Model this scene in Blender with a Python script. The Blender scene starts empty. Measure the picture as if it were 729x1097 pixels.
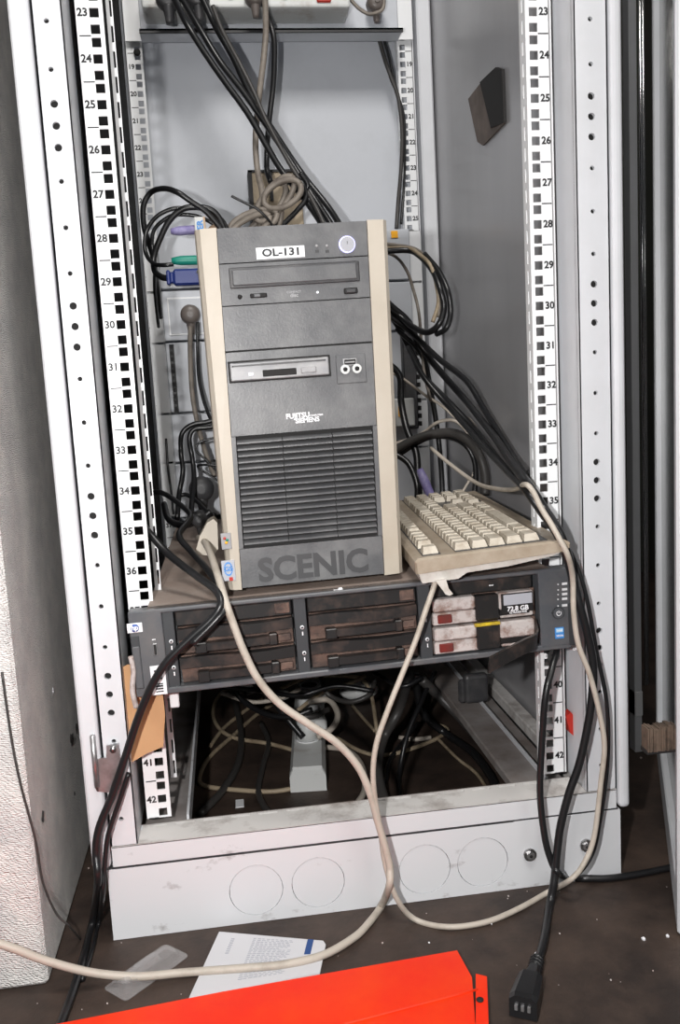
import bpy, bmesh, math, random
from mathutils import Vector, Matrix, Euler
random.seed(7)
C = bpy.context.scene.collection
# ------------------------------------------------------------------ camera
F = 944.40; CAM = Vector((-.12878, -.97730, .45087)); EUL = Euler((1.434358, .054519, -.131354), 'XYZ')
cd = bpy.data.cameras.new('camera'); cam = bpy.data.objects.new('camera', cd); C.objects.link(cam)
cd.sensor_fit = 'VERTICAL'; cd.sensor_height = 24; cd.lens = F*24/1097; cd.clip_start = .02
cam.location = CAM; cam.rotation_euler = EUL; bpy.context.scene.camera = cam
RM = EUL.to_matrix()
FLOOR = -.14
def ray(px, py): return RM @ Vector(((px-364.5)/F, -(py-548.5)/F, -1))
def PY(px, py, y): d = ray(px, py); return CAM + d*((y-CAM.y)/d.y)
def PX(px, py, x): d = ray(px, py); return CAM + d*((x-CAM.x)/d.x)
def PZ(px, py, z): d = ray(px, py); return CAM + d*((z-CAM.z)/d.z)
# ------------------------------------------------------------------ materials
def mat(name, col, rough=.5, metal=0, col2=None, scale=30, lo=.45, hi=.7, bump=0, bscale=200, emit=None, estr=1, alpha=None, trans=0, detail=6, stretch=None):
    m = bpy.data.materials.new(name); m.use_nodes = True; nt = m.node_tree; b = nt.nodes['Principled BSDF']
    b.inputs['Base Color'].default_value = (*col, 1); b.inputs['Roughness'].default_value = rough; b.inputs['Metallic'].default_value = metal
    tc = nt.nodes.new('ShaderNodeTexCoord'); src = tc.outputs['Object']
    if stretch:
        mp = nt.nodes.new('ShaderNodeMapping'); mp.inputs['Scale'].default_value = stretch; nt.links.new(src, mp.inputs[0]); src = mp.outputs[0]
    if col2:
        n = nt.nodes.new('ShaderNodeTexNoise'); n.inputs['Scale'].default_value = scale; n.inputs['Detail'].default_value = detail; n.inputs['Roughness'].default_value = .65
        nt.links.new(src, n.inputs['Vector'])
        r = nt.nodes.new('ShaderNodeValToRGB'); r.color_ramp.elements[0].position = lo; r.color_ramp.elements[1].position = hi
        r.color_ramp.elements[0].color = (*col, 1); r.color_ramp.elements[1].color = (*col2, 1)
        nt.links.new(n.outputs[0], r.inputs[0]); nt.links.new(r.outputs[0], b.inputs['Base Color'])
    if bump:
        n2 = nt.nodes.new('ShaderNodeTexNoise'); n2.inputs['Scale'].default_value = bscale; n2.inputs['Detail'].default_value = 4
        nt.links.new(src, n2.inputs['Vector'])
        bp = nt.nodes.new('ShaderNodeBump'); bp.inputs['Strength'].default_value = bump; bp.inputs['Distance'].default_value = .002
        nt.links.new(n2.outputs[0], bp.inputs['Height']); nt.links.new(bp.outputs[0], b.inputs['Normal'])
    if emit: b.inputs['Emission Color'].default_value = (*emit, 1); b.inputs['Emission Strength'].default_value = estr
    if alpha is not None: b.inputs['Alpha'].default_value = alpha
    if trans: b.inputs['Transmission Weight'].default_value = trans
    return m
M = {}
M['paint'] = mat('grey_white_paint', (.66, .67, .70), .38, 0, (.60, .61, .63), 9, .4, .7)
M['paint_dirty'] = mat('scuffed_white_paint', (.64, .65, .67), .45, 0, (.14, .11, .10), 13, .59, .74, stretch=(1, 1, 1.6))
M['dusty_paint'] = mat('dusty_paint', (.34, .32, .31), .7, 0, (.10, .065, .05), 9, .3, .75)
M['paint_dusty'] = mat('dusty_white_paint', (.62, .60, .58), .6, 0, (.15, .11, .09), 14, .5, .75)
M['rail'] = mat('rail_white', (.78, .79, .80), .35)
M['ink'] = mat('black_ink', (.012, .012, .014), .5)
M['dark'] = mat('black_gap', (.012, .011, .011), .8)
M['panel'] = mat('side_panel_grey', (.42, .415, .425), .28, .3, (.35, .35, .365), 6, .3, .7, stretch=(1, 1, .15))
M['back'] = mat('back_panel_grey', (.54, .56, .60), .5, 0, (.49, .51, .545), 8)
M['side_shade'] = mat('side_shade_black', (.014, .013, .013), .7)  # shade inside the left side panel, put in as a black colour
M['steel'] = mat('zinc_steel', (.50, .50, .51), .35, .85, (.34, .33, .33), 60)
M['screw'] = mat('screw_steel', (.4, .4, .4), .3, 1)
M['floor'] = mat('brown_dirty_floor', (.022, .014, .011), .6, 0, (.082, .054, .040), 11, .38, .78, .25, 150, detail=10)
M['wallg'] = mat('plaster_wall', (.60, .59, .58), .9, 0, (.76, .74, .71), 25, .35, .65, .9, 260)
M['wall_dark'] = mat('dark_wall', (.035, .036, .03), .8, 0, (.05, .05, .04), 4)
M['blackcable'] = mat('black_cable', (.010, .010, .011), .33)
M['greycable'] = mat('dark_grey_cable', (.045, .042, .04), .45)
M['beigecable'] = mat('beige_cable', (.47, .42, .36), .5, 0, (.30, .26, .21), 35, .5, .8)
M['tancable'] = mat('tan_cable', (.36, .29, .20), .5, 0, (.20, .15, .10), 35)
M['greybeige'] = mat('grey_beige_cable', (.23, .20, .17), .5, 0, (.12, .10, .085), 40)
M['beige'] = mat('beige_plastic', (.50, .45, .38), .45, 0, (.42, .37, .30), 9, .35, .75)
M['keycap'] = mat('keycap', (.52, .47, .39), .5, 0, (.33, .27, .20), 60, .45, .7)
M['kbody'] = mat('keyboard_body', (.37, .31, .24), .5, 0, (.27, .21, .15), 30, .4, .7)
M['kunder'] = mat('keyboard_underside', (.56, .53, .49), .5, 0, (.42, .38, .33), 50)
M['tgrey'] = mat('tower_grey_plastic', (.088, .089, .094), .42, 0, (.19, .19, .19), 14, .42, .8, .12, 500)
M['tdark'] = mat('tower_dark_plastic', (.035, .035, .038), .45, 0, (.085, .08, .08), 26, .45, .75)
M['tletter'] = mat('letter_grey', (.05, .05, .053), .5)
M['tsilver'] = mat('floppy_grey', (.27, .27, .28), .4, 0, (.38, .37, .37), 30)
M['sgrey'] = mat('server_bezel', (.085, .09, .10), .38, 0, (.13, .125, .125), 25, .4, .75)
M['sgrey2'] = mat('server_bezel_dark', (.045, .048, .052), .4)
M['lid'] = mat('dusty_lid', (.24, .18, .15), .75, 0, (.34, .285, .25), 12, .35, .7, .25, 300, detail=10)
M['sblack'] = mat('bay_black', (.018, .017, .017), .35, 0, (.07, .048, .04), 40, .5, .75)
M['rust'] = mat('reddish_dust', (.16, .098, .075), .85, 0, (.05, .034, .03), 50, .35, .65, .4, 400)
M['dsilver'] = mat('dusty_silver', (.55, .50, .48), .5, .15, (.26, .17, .14), 60, .45, .65, .3, 400)
M['redlatch'] = mat('dark_red', (.17, .02, .015), .45, 0, (.10, .03, .025), 60)
M['white'] = mat('white_label', (.80, .80, .82), .5)
M['blue'] = mat('sticker_blue', (.06, .25, .62), .4)
M['ltblue'] = mat('sticker_light_blue', (.35, .62, .85), .4)
M['hpblue'] = mat('badge_blue', (.07, .13, .38), .4)
M['yellow'] = mat('yellow_strip', (.65, .48, .02), .5, 0, (.25, .16, .03), 90)
M['orange_paint'] = mat('orange_paint', (.80, .020, .0), .5, 0, (.84, .042, .001), 18, .4, .7)
M['orange'] = mat('orange_label', (.90, .42, .01), .5)
M['red'] = mat('red_plastic', (.45, .025, .015), .4)
M['green'] = mat('ps2_green', (.01, .23, .17), .45)
M['purple'] = mat('ps2_purple', (.20, .17, .38), .5, 0, (.34, .31, .52), 60)
M['vga'] = mat('vga_blue', (.015, .03, .16), .4)
M['card'] = mat('brown_cardboard', (.52, .30, .15), .8, 0, (.46, .25, .12), 14)
M['lens'] = mat('grey_display', (.42, .43, .47), .3)
M['paper'] = mat('booklet_paper', (.58, .58, .60), .7)
M['papertext'] = mat('booklet_print', (.36, .37, .42), .7)
M['navy'] = mat('booklet_blue', (.015, .06, .21), .6)
M['blister'] = mat('clear_plastic', (.55, .53, .53), .18, 0, alpha=.22)
M['pouch'] = mat('dark_brown_tape', (.10, .075, .06), .6, 0, (.16, .12, .10), 30)
M['sockw'] = mat('socket_white', (.62, .63, .62), .45, 0, (.42, .38, .34), 25, .55, .8)
M['button'] = mat('silver_button', (.75, .75, .8), .25, .7)
M['ring'] = mat('blue_light_ring', (.5, .5, .9), .3, emit=(.45, .45, 1), estr=1.3)
M['led'] = mat('white_light', (.9, .9, .9), .3, emit=(.8, .85, 1), estr=1.2)
M['glass'] = mat('smoked_glass', (.02, .021, .017), .12)
M['brush'] = mat('brown_bristles', (.13, .09, .065), .8, 0, (.04, .028, .02), 90)
M['chrome'] = mat('bright_edge', (.8, .8, .8), .18, 1)
M['brownplug'] = mat('grey_brown_plug', (.13, .11, .10), .4)
M['tanplug'] = mat('tan_plug', (.50, .36, .25), .6)
# woven bump on plaster wall
M['side_shade'].node_tree.nodes['Principled BSDF'].inputs['Specular IOR Level'].default_value = .05
nt = M['wallg'].node_tree; b = nt.nodes['Principled BSDF']
tc = nt.nodes.new('ShaderNodeTexCoord'); w1 = nt.nodes.new('ShaderNodeTexWave'); w1.bands_direction = 'Z'; w1.inputs['Scale'].default_value = 150; w1.inputs['Distortion'].default_value = 9
w1.inputs['Detail'].default_value = 3
w2 = nt.nodes.new('ShaderNodeTexWave'); w2.bands_direction = 'DIAGONAL'; w2.inputs['Scale'].default_value = 120; w2.inputs['Distortion'].default_value = 9
ad = nt.nodes.new('ShaderNodeMath'); ad.operation = 'ADD'
nt.links.new(tc.outputs['Object'], w1.inputs['Vector']); nt.links.new(tc.outputs['Object'], w2.inputs['Vector'])
nt.links.new(w1.outputs['Fac'], ad.inputs[0]); nt.links.new(w2.outputs['Fac'], ad.inputs[1])
bp = nt.nodes.new('ShaderNodeBump'); bp.inputs['Strength'].default_value = .6; bp.inputs['Distance'].default_value = .0015
nt.links.new(ad.outputs[0], bp.inputs['Height']); old = b.inputs['Normal'].links[0].from_socket; nt.links.new(old, bp.inputs['Normal']); nt.links.new(bp.outputs[0], b.inputs['Normal'])
# ------------------------------------------------------------------ mesh helper
_txt = {}
def text_geo(s):
    if s not in _txt:
        c = bpy.data.curves.new('t', 'FONT'); c.body = s; c.size = 1; c.align_x = 'CENTER'; c.align_y = 'CENTER'; c.resolution_u = 3; c.offset = .035
        o = bpy.data.objects.new('t', c); C.objects.link(o)
        me = bpy.data.meshes.new_from_object(o.evaluated_get(bpy.context.evaluated_depsgraph_get()))
        _txt[s] = ([v.co.copy() for v in me.vertices], [tuple(p.vertices) for p in me.polygons])
        bpy.data.objects.remove(o); bpy.data.curves.remove(c); bpy.data.meshes.remove(me)
    return _txt[s]
class MB:
    def __init__(s): s.bm = bmesh.new(); s.mats = []
    def mi(s, m):
        if m not in s.mats: s.mats.append(m)
        return s.mats.index(m)
    def merge(s, t, m, T=None, smooth=False):
        i = s.mi(m)
        if T is not None: bmesh.ops.transform(t, matrix=T, verts=t.verts)
        vm = {v: s.bm.verts.new(v.co) for v in t.verts}
        for f in t.faces:
            try:
                nf = s.bm.faces.new([vm[v] for v in f.verts]); nf.material_index = i; nf.smooth = smooth
            except ValueError: pass
        t.free(); return s
    def box(s, x0, x1, y0, y1, z0, z1, m, bev=0, T=None, seg=1):
        t = bmesh.new(); bmesh.ops.create_cube(t, size=1)
        for v in t.verts: v.co = Vector(((x0+x1)/2+v.co.x*(x1-x0), (y0+y1)/2+v.co.y*(y1-y0), (z0+z1)/2+v.co.z*(z1-z0)))
        if bev: bmesh.ops.bevel(t, geom=t.edges[:], offset=bev, segments=seg, affect='EDGES', profile=.5)
        return s.merge(t, m, T, smooth=False)
    def cyl(s, c, r, h, m, axis='Y', n=20, r2=None, T=None, smooth=True):
        t = bmesh.new(); bmesh.ops.create_cone(t, cap_ends=True, segments=n, radius1=r, radius2=r if r2 is None else r2, depth=h)
        R = {'Z': Matrix(), 'Y': Matrix.Rotation(math.pi/2, 4, 'X'), 'X': Matrix.Rotation(math.pi/2, 4, 'Y')}[axis]
        A = Matrix.Translation(c) @ R
        if T is not None: A = T @ A
        return s.merge(t, m, A, smooth)
    def ball(s, c, r, m, sc=(1, 1, 1), T=None):
        t = bmesh.new(); bmesh.ops.create_uvsphere(t, u_segments=16, v_segments=10, radius=r)
        A = Matrix.Translation(c) @ Matrix.Diagonal((*sc, 1))
        if T is not None: A = T @ A
        return s.merge(t, m, A, True)
    def loft(s, rings, m, smooth=True, cap=True):
        t = bmesh.new(); vs = [[t.verts.new(p) for p in r] for r in rings]; n = len(rings[0])
        for a, b_ in zip(vs, vs[1:]):
            for i in range(n): t.faces.new((a[i], a[(i+1) % n], b_[(i+1) % n], b_[i]))
        if cap: t.faces.new(vs[0][::-1]); t.faces.new(vs[-1])
        return s.merge(t, m, None, smooth)
    def tube(s, pts, r, m, n=10, sub=8, radii=None):
        P = spline(pts, sub) if sub > 1 else [Vector(p) for p in pts]
        rings = []; up = Vector((0, 0, 1)); prev = None
        for i, p in enumerate(P):
            d = (P[min(i+1, len(P)-1)]-P[max(i-1, 0)]); d = d.normalized() if d.length > 1e-9 else Vector((0, 0, 1))
            if prev is None: a = d.cross(up); a = a if a.length > .1 else d.cross(Vector((1, 0, 0)))
            else: a = prev-d*prev.dot(d)
            a.normalize(); prev = a; b_ = d.cross(a)
            rr = r if radii is None else radii(i/(len(P)-1))
            rings.append([p+a*(math.cos(2*math.pi*k/n)*rr)+b_*(math.sin(2*math.pi*k/n)*rr) for k in range(n)])
        return s.loft(rings, m)
    def poly(s, pts, depth, m):   # extrude polygon pts along vector depth
        t = bmesh.new(); n = len(pts); a = [t.verts.new(p) for p in pts]; b_ = [t.verts.new(Vector(p)+Vector(depth)) for p in pts]
        t.faces.new(a); t.faces.new(b_[::-1])
        for i in range(n): t.faces.new((a[i], b_[i], b_[(i+1) % n], a[(i+1) % n]))
        bmesh.ops.recalc_face_normals(t, faces=t.faces); return s.merge(t, m)
    def text(s, st, c, size, m, T=None, rot=0, sx=1, lift=.0004):   # faces -y, thin
        vs, fs = text_geo(st); i = s.mi(m); cr, sr = math.cos(rot), math.sin(rot)
        for dy in (0,):
            L = []
            for v in vs:
                x, z = v.x*size*sx, v.y*size; p = Vector((c[0]+x*cr-z*sr, c[1]-lift, c[2]+x*sr+z*cr))
                L.append(s.bm.verts.new(T @ p if T is not None else p))
            for f in fs:
                try: s.bm.faces.new([L[k] for k in f]).material_index = i
                except ValueError: pass
        return s
    def holes_plate(s, x0, x1, zs, y, thick, m, hx, shape, flat=False, side=None):
        """plate facing -y; zs: list of (z0,z1,holez,size) cells stacked; hole real, with walls"""
        i = s.mi(m); nv = lambda p: s.bm.verts.new(p)
        for (z0, z1, hz, sz) in zs:
            co = [(x1, z1), (x0, z1), (x0, z0), (x1, z0)]
            n = 4 if shape == 'sq' else 24
            if shape == 'sq': hp = [(hx+sz*a, hz+sz*b_) for a, b_ in ((1, 1), (-1, 1), (-1, -1), (1, -1))]
            elif shape == 'slot': n = 4; hp = [(hx+sz[0]*a, hz+sz[1]*b_) for a, b_ in ((1, 1), (-1, 1), (-1, -1), (1, -1))]
            else: hp = [(hx+sz*math.cos(math.pi/4+2*math.pi*k/n), hz+sz*math.sin(math.pi/4+2*math.pi*k/n)) for k in range(n)]
            q = n//4
            cv = [nv((a, y, b_)) for a, b_ in co]; hv = [nv((a, y, b_)) for a, b_ in hp]; hb = [nv((a, y+thick, b_)) for a, b_ in hp]
            for k in range(4):
                ring = [hv[(k*q+j) % n] for j in range(q+1)]
                s.bm.faces.new([cv[k], cv[(k+1) % 4]]+ring[::-1]).material_index = i
            for k in range(n): s.bm.faces.new((hv[k], hv[(k+1) % n], hb[(k+1) % n], hb[k])).material_index = i
        return s
    def build(s, name, parent=None, label=None, recalc=False):
        me = bpy.data.meshes.new(name)
        if recalc: bmesh.ops.recalc_face_normals(s.bm, faces=s.bm.faces)
        s.bm.to_mesh(me); s.bm.free()
        for m in s.mats: me.materials.append(M[m])
        o = bpy.data.objects.new(name, me); C.objects.link(o)
        if parent: o.parent = parent
        if label: o['label'] = label
        return o
def spline(pts, sub=8):
    P = [Vector(p) for p in pts]; P = [2*P[0]-P[1]]+P+[2*P[-1]-P[-2]]; out = []
    for i in range(1, len(P)-2):
        a, b_, c, d = P[i-1:i+3]
        for k in range(sub):
            t = k/sub
            out.append(.5*((2*b_)+(c-a)*t+(2*a-5*b_+4*c-d)*t*t+(3*b_-a-3*c+d)*t**3))
    out.append(P[-2]); return out
def tag(o, label=None, cat=None, group=None, kind=None):
    if label: o['label'] = label
    if cat: o['category'] = cat
    if group: o['group'] = group
    if kind: o['kind'] = kind
    return o
def thing(name, label, cat, loc=(0, 0, 0), rot=(0, 0, 0), group=None):
    o = bpy.data.objects.new(name, None); C.objects.link(o); o.location = loc; o.rotation_euler = rot; o.empty_display_size = .02
    return tag(o, label, cat, group)
def mtx(o): return Matrix.LocRotScale(o.location, o.rotation_euler, None)
def pt(q, r=0):
    if q[2] == 'f': return PZ(q[0], q[1], FLOOR+r+.0005)
    if isinstance(q[2], str): return PZ(q[0], q[1], float(q[2]))
    return PY(*q)
def cable(name, label, pts, r, m, cat='cable', group=None, parent=None, n=10):
    mb = MB(); mb.tube([pt(q, r) for q in pts], r, m, n=n)
    o = mb.build(name, parent)
    if parent is None: tag(o, label, cat, group)
    return o
# ------------------------------------------------------------------ setting
o = MB().box(-2.2, 2.2, -2.2, 1.6, FLOOR-.05, FLOOR, 'floor').build('floor'); tag(o, kind='structure')
mb = MB(); mb.box(-1.2, -.3505, -.105, 1.2, FLOOR, 1.7, 'wallg', .004)
o = mb.build('wall_left'); tag(o, kind='structure')
o = MB().box(-2.2, 2.2, 1.5, 1.6, FLOOR, 2.2, 'wall_dark').build('wall_back'); tag(o, kind='structure')
o = MB().box(1.1, 1.2, -.2, 1.5, FLOOR, 2.2, 'wall_dark').build('wall_right'); tag(o, kind='structure')
# ------------------------------------------------------------------ rack
U = .04445
rack = thing('server_rack', 'tall open grey-white equipment rack with numbered rails, standing on a scuffed base', 'rack', (0, 0, FLOOR))
def RB(mb, name, parent=None, label=None):
    o = mb.build(name, parent or rack, label)
    if parent is None: o.location = (0, 0, -FLOOR)
    return o
TOPZ = 1.45
def post(sx, hx, xin, xg, xout):
    mb = MB()
    # z positions of the drilled holes, a repeating 225 mm pattern
    base = PY(78, 350, -.04).z if sx < 0 else PY(636.6, 325, -.04).z
    offs = [(-.0205, .0037), (0, .0037), (.0205, .0037), (.0525, .0024), (.0970, .0024), (.1415, .0024)]
    hs = sorted((base+k*.194+o_, r) for k in range(-4, 8) for o_, r in offs)
    hs = [h for h in hs if -.02 < h[0] < TOPZ-.02]
    zz = [-.03]+[(a[0]+b_[0])/2 for a, b_ in zip(hs, hs[1:])]+[TOPZ]
    cells = [(zz[i], zz[i+1], hs[i][0], hs[i][1]) for i in range(len(hs))]
    a, b_ = sorted((xin, xg))
    mb.holes_plate(a, b_, cells, -.04, .004, 'paint', hx, 'rd')
    # closed box behind the drilled face
    mb.box(a, a+.0015, -.04, .02, -.03, TOPZ, 'paint'); mb.box(b_-.0015, b_, -.04, .02, -.03, TOPZ, 'paint')
    mb.box(a, b_, .0185, .02, -.03, TOPZ, 'paint'); mb.box(a, b_, -.034, -.033, -.03, TOPZ, 'dark')
    RB(mb, 'corner_post')
    mb = MB(); c, d = sorted((xg+sx*.0012, xout)); mb.box(c, d, -.046, .03, -.053, TOPZ, 'paint', .005, seg=3)
    RB(mb, 'edge_trim')
post(-1, -.272, -.2565, -.2855, -.307)
post(1, .2795, .2615, .298, .3125)
def rail(hx, sx, y, zlo, zhi, tickcol='ink', numbers=True):
    """sx=-1 left rail: numbers on the outer (left) side"""
    mb = MB(); x0, x1 = sorted((hx+sx*.020*(1 if sx < 0 else .84), hx-sx*.009))
    cells = []; ulo = math.ceil((0-zlo)/U*2)/2
    n0 = 42; k = 0
    while True:
        zc = k*U
        if zc-U/2 > zhi: break
        if zc+U/2 > zlo:
            z0, z1, z2, z3 = zc-U/2, zc-.0079, zc+.0079, zc+U/2
            for c in ((z0, z1, zc-.0159), (z1, z2, zc), (z2, z3, zc+.0159)): cells.append((c[0], c[1], c[2], .0047))
            if numbers:
                num = 42-k
                if num > 0: mb.text(str(num), (hx+sx*.0117, y, zc), .0108, 'ink')
                mb.box(*sorted((hx+sx*.0165, hx+sx*.005)), y-.0003, y, z0-.0006, z0+.0006, 'ink')
        k += 1
    mb.holes_plate(x0, x1, cells, y, .002, 'rail', hx, 'sq')
    # slotted return flange on the opening side
    xe = hx-sx*.009; zc = zlo; T = Matrix.Translation((xe, y, 0)) @ Matrix.Rotation(-sx*math.pi/2, 4, 'Z')
    tmp = MB(); cs = []; z = cells[0][0]
    while z < cells[-1][1]: cs.append((z, z+.0222, z+.0111, (.0018, .0072))); z += .0222
    tmp.holes_plate(0 if sx < 0 else -.02, .02 if sx < 0 else 0, cs, 0, .0015, 'rail', .010 if sx < 0 else -.010, 'slot')
    bmesh.ops.transform(tmp.bm, matrix=T, verts=tmp.bm.verts)
    if sx > 0: mb.merge(tmp.bm, 'rail')
    xo = hx+sx*.020
    mb.box(*sorted((xo, xo-sx*.0015)), y, y+.03, cells[0][0], cells[-1][1], 'rail')
    return RB(mb, 'mounting_rail')
rail(-.2305, -1, 0, -.02, 1.0); rail(.2325, 1, 0, -.02, 1.0)
rail(-.2325, -1, .66, 0, 1.3); rail(.2325, 1, .66, 0, 1.3)
# slotted depth strip behind the left rail
mb = MB(); cs = []; z = 0
while z < 1.1: cs.append((z, z+.026, z+.013, (.0012, .0085))); z += .026
xs_ = PY(129, 150, .055).x; mb.holes_plate(xs_-.0035, xs_+.0035, cs, .055, .002, 'rail', xs_+.0012, 'slot'); RB(mb, 'slotted_strip')
# rear posts
for sx in (-1, 1):
    mb = MB(); mb.box(*sorted((sx*.262, sx*.288)), .665, .70, -.05, TOPZ, 'paint', .003); 
    RB(mb, 'rear_post')
mb = MB(); mb.box(.2905, .2925, -.03, .70, -.045, TOPZ, 'panel'); RB(mb, 'side_panel')
mb = MB(); mb.box(-.2925, -.2905, -.03, .70, -.045, TOPZ, 'panel'); mb.box(-.2575, -.2560, .06, .655, -.03, TOPZ, 'side_shade'); RB(mb, 'side_panel')  # black sheet added for the shade on the left panel, hides rear post
mb = MB(); mb.box(-.29, .29, .705, .715, -.05, TOPZ, 'back'); RB(mb, 'back_panel')
# base frame front member with slotted top
mb = MB()
mb.box(-.2855, .298, -.04, -.0385, -.055, -.031, 'paint_dirty', .0006)
mb.box(-.2855, .298, -.04, -.008, -.0325, -.031, 'paint_dusty')
t = MB(); x = -.25
cs = []
z = -.255
while z < .26: cs.append((z, z+.032, z+.016, (.0020, .011))); z += .032
t.holes_plate(-.008, .004, cs, 0, .002, 'paint_dirty', -.001, 'slot')
bmesh.ops.transform(t.bm, matrix=Matrix(((0, 0, 1, 0), (1, 0, 0, 0), (0, -1, 0, -.031), (0, 0, 0, 1))), verts=t.bm.verts); mb.merge(t.bm, 'paint_dusty')
mb.box(-.2855, -.255, -.008, .004, -.0325, -.031, 'paint_dirty'); mb.box(.257, .298, -.008, .004, -.0325, -.031, 'paint_dirty')
mb.box(-.2855, .298, .004, .0055, -.045, -.031, 'dusty_paint'); RB(mb, 'base_frame')
for a, b_ in ((-.2545, -.2055), (.190, .2325), (.240, .262), (.267, .287)):
    mb = MB()
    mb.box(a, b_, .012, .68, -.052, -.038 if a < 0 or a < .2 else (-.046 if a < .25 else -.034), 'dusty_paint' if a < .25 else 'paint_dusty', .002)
    if 0 < a < .2: mb.box(b_-.002, b_+.001, .012, .68, -.05, -.032, 'paint', .0005)
    if a < 0: mb.box(b_, b_+.003, .012, .68, -.052, -.028, 'paint_dirty')
    RB(mb, 'depth_beam')
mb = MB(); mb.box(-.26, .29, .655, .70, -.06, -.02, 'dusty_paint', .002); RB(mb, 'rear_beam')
# plinth with four knock-out discs
mb = MB(); px = [-.131, -.0605, .0635, .1325]; L = [(-.292, -.0957), (-.0957, .0015), (.0015, .098), (.098, .172)]
for (a, b_), hx in zip(L, px): mb.holes_plate(a, b_, [(FLOOR+.0005, -.0560, -.101, .0304)], -.042, .006, 'paint_dirty', hx, 'rd')
mb.box(.172, .3015, -.042, -.036, FLOOR+.0005, -.0562, 'paint_dirty')
mb.box(-.292, -.286, -.0355, .70, FLOOR+.0005, -.0562, 'paint_dirty'); mb.box(.2955, .3015, -.0355, .70, FLOOR+.0005, -.0562, 'paint_dirty')
mb.box(-.290, .2995, -.0405, -.034, -.0562, -.0552, 'tdark')
plinth = RB(mb, 'plinth')
for hx in px:
    m2 = MB(); m2.cyl((hx, -.0382, -.101), .0297, .006, 'paint_dirty', n=40, smooth=False); m2.build('knockout_disc', plinth)
for hx, hz in ((.189, -.098), (.258, -.095)):
    m2 = MB(); m2.cyl((hx, -.0435, hz), .0075, .003, 'screw', n=24, smooth=False); m2.cyl((hx, -.046, hz), .0050, .003, 'steel', n=6, smooth=False); m2.cyl((hx, -.0478, hz), .002, .001, 'dark', n=6)
    m2.build('bolt', plinth)
# small steel bits on the frame
mb = MB(); p = PY(114, 800, -.045)
mb.poly([PY(*q, -.046) for q in ((101, 842), (99, 815), (106, 813), (114, 812), (114, 799), (127, 797), (131, 830), (122, 846), (115, 849), (104, 848))], (0, .003, 0), 'steel')
mb.tube([PY(99, 788, -.049), PY(104, 843, -.049)], .003, 'steel', sub=1); mb.cyl(PY(121, 803, -.048), .0035, .003, 'screw', n=12)
RB(mb, 'hinge')
mb = MB(); mb.poly([PY(*q, -.002) for q in ((607, 768), (612, 763), (620, 772), (617, 790), (611, 785))], (0, .012, 0), 'red'); RB(mb, 'latch', label='red plastic latch')
for (qx, qy) in ((432, 28), (441, 250), (432, 37)):
    mb = MB(); p = PY(qx, qy, .655); mb.cyl(p, .007, .004, 'screw', n=20, smooth=False); mb.cyl(p+Vector((0, -.003, 0)), .003, .003, 'dark', n=6); RB(mb, 'cage_screw')
for (qx, qy) in ((147, 30), (147, 56), (167, 306), (168, 317), (171, 362), (179, 450), (182, 494), (183, 504)):
    mb = MB(); mb.ball(PY(qx, qy, .655), .006, 'dark', (1, .6, 1)); RB(mb, 'cage_screw')
mb = MB(); p = PY(593, 702, -.002); mb.cyl(p, .008, .005, 'screw', n=20, smooth=False); mb.cyl(p+Vector((0, -.003, 0)), .0035, .003, 'dark', n=6); RB(mb, 'cage_screw')
# pouch on the side panel
pf = lambda x, y, d=0: PX(x, y, .2895-d)
mb = MB()
mb.poly([pf(*q) for q in ((503, 106), (517, 88), (529, 137), (543, 131), (519, 156), (513, 152))], (-.002, 0, 0), 'pouch')
mb.poly([pf(*q) for q in ((517, 88), (534, 72), (541, 74), (543, 131), (529, 137))], (-.004, 0, 0), 'dark')
tag(mb.build('document_pouch'), 'small folded dark brown flap stuck on the grey right side panel', 'pouch')
# ------------------------------------------------------------------ rear equipment
pp = thing('rear_shelf_panel', 'wide grey-white panel across the top of the rack behind the power strip', 'panel', (0, .64, 1.06))
mb = MB(); T = Matrix.Translation((0, -.64, -1.06))
mb.box(-.2225, .2225, .64, .65, 1.06, 1.20, 'back', .001, T); mb.box(-.2225, .2225, .60, .65, 1.058, 1.061, 'back', 0, T); mb.box(-.2225, .2225, .6, .604, 1.0545, 1.061, 'ink', 0, T)
mb.build('panel_plate', pp)
for sx in (-1, 1):
    m2 = MB(); m2.box(sx*.2225, sx*.25, .648, .652, 1.06, 1.2, 'rail', 0, T); m2.build('mounting_ear', pp)
ps = thing('power_strip', 'long grey power strip with red switch across the top of the rack', 'power strip', (0, .61, 1.07))
T = Matrix.Translation((0, -.61, -1.07))
a = PY(153, 20, .57).x; b_ = PY(376, 10, .57).x
mb = MB(); mb.box(a, b_, .57, .64, 1.082, 1.145, 'sockw', .004, T, seg=2); mb.build('housing', ps)
for qx in (180, 247, 305):
    p = PY(qx, -4, .57); m2 = MB(); m2.cyl(T @ Vector((p.x, .5695, 1.118)), .021, .003, 'sockw', n=32, smooth=False); m2.cyl(T @ Vector((p.x, .568, 1.118)), .018, .002, 'back', n=32); m2.box(p.x-.003, p.x+.003, .5665, .569, 1.094, 1.098, 'dark', 0, T); m2.build('socket', ps)
p = PY(347, -1, .57); m2 = MB(); m2.box(p.x-.012, p.x+.012, .566, .571, p.z-.006, p.z+.018, 'red', .002, T); m2.build('switch', ps, 'red rocker switch')
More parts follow.
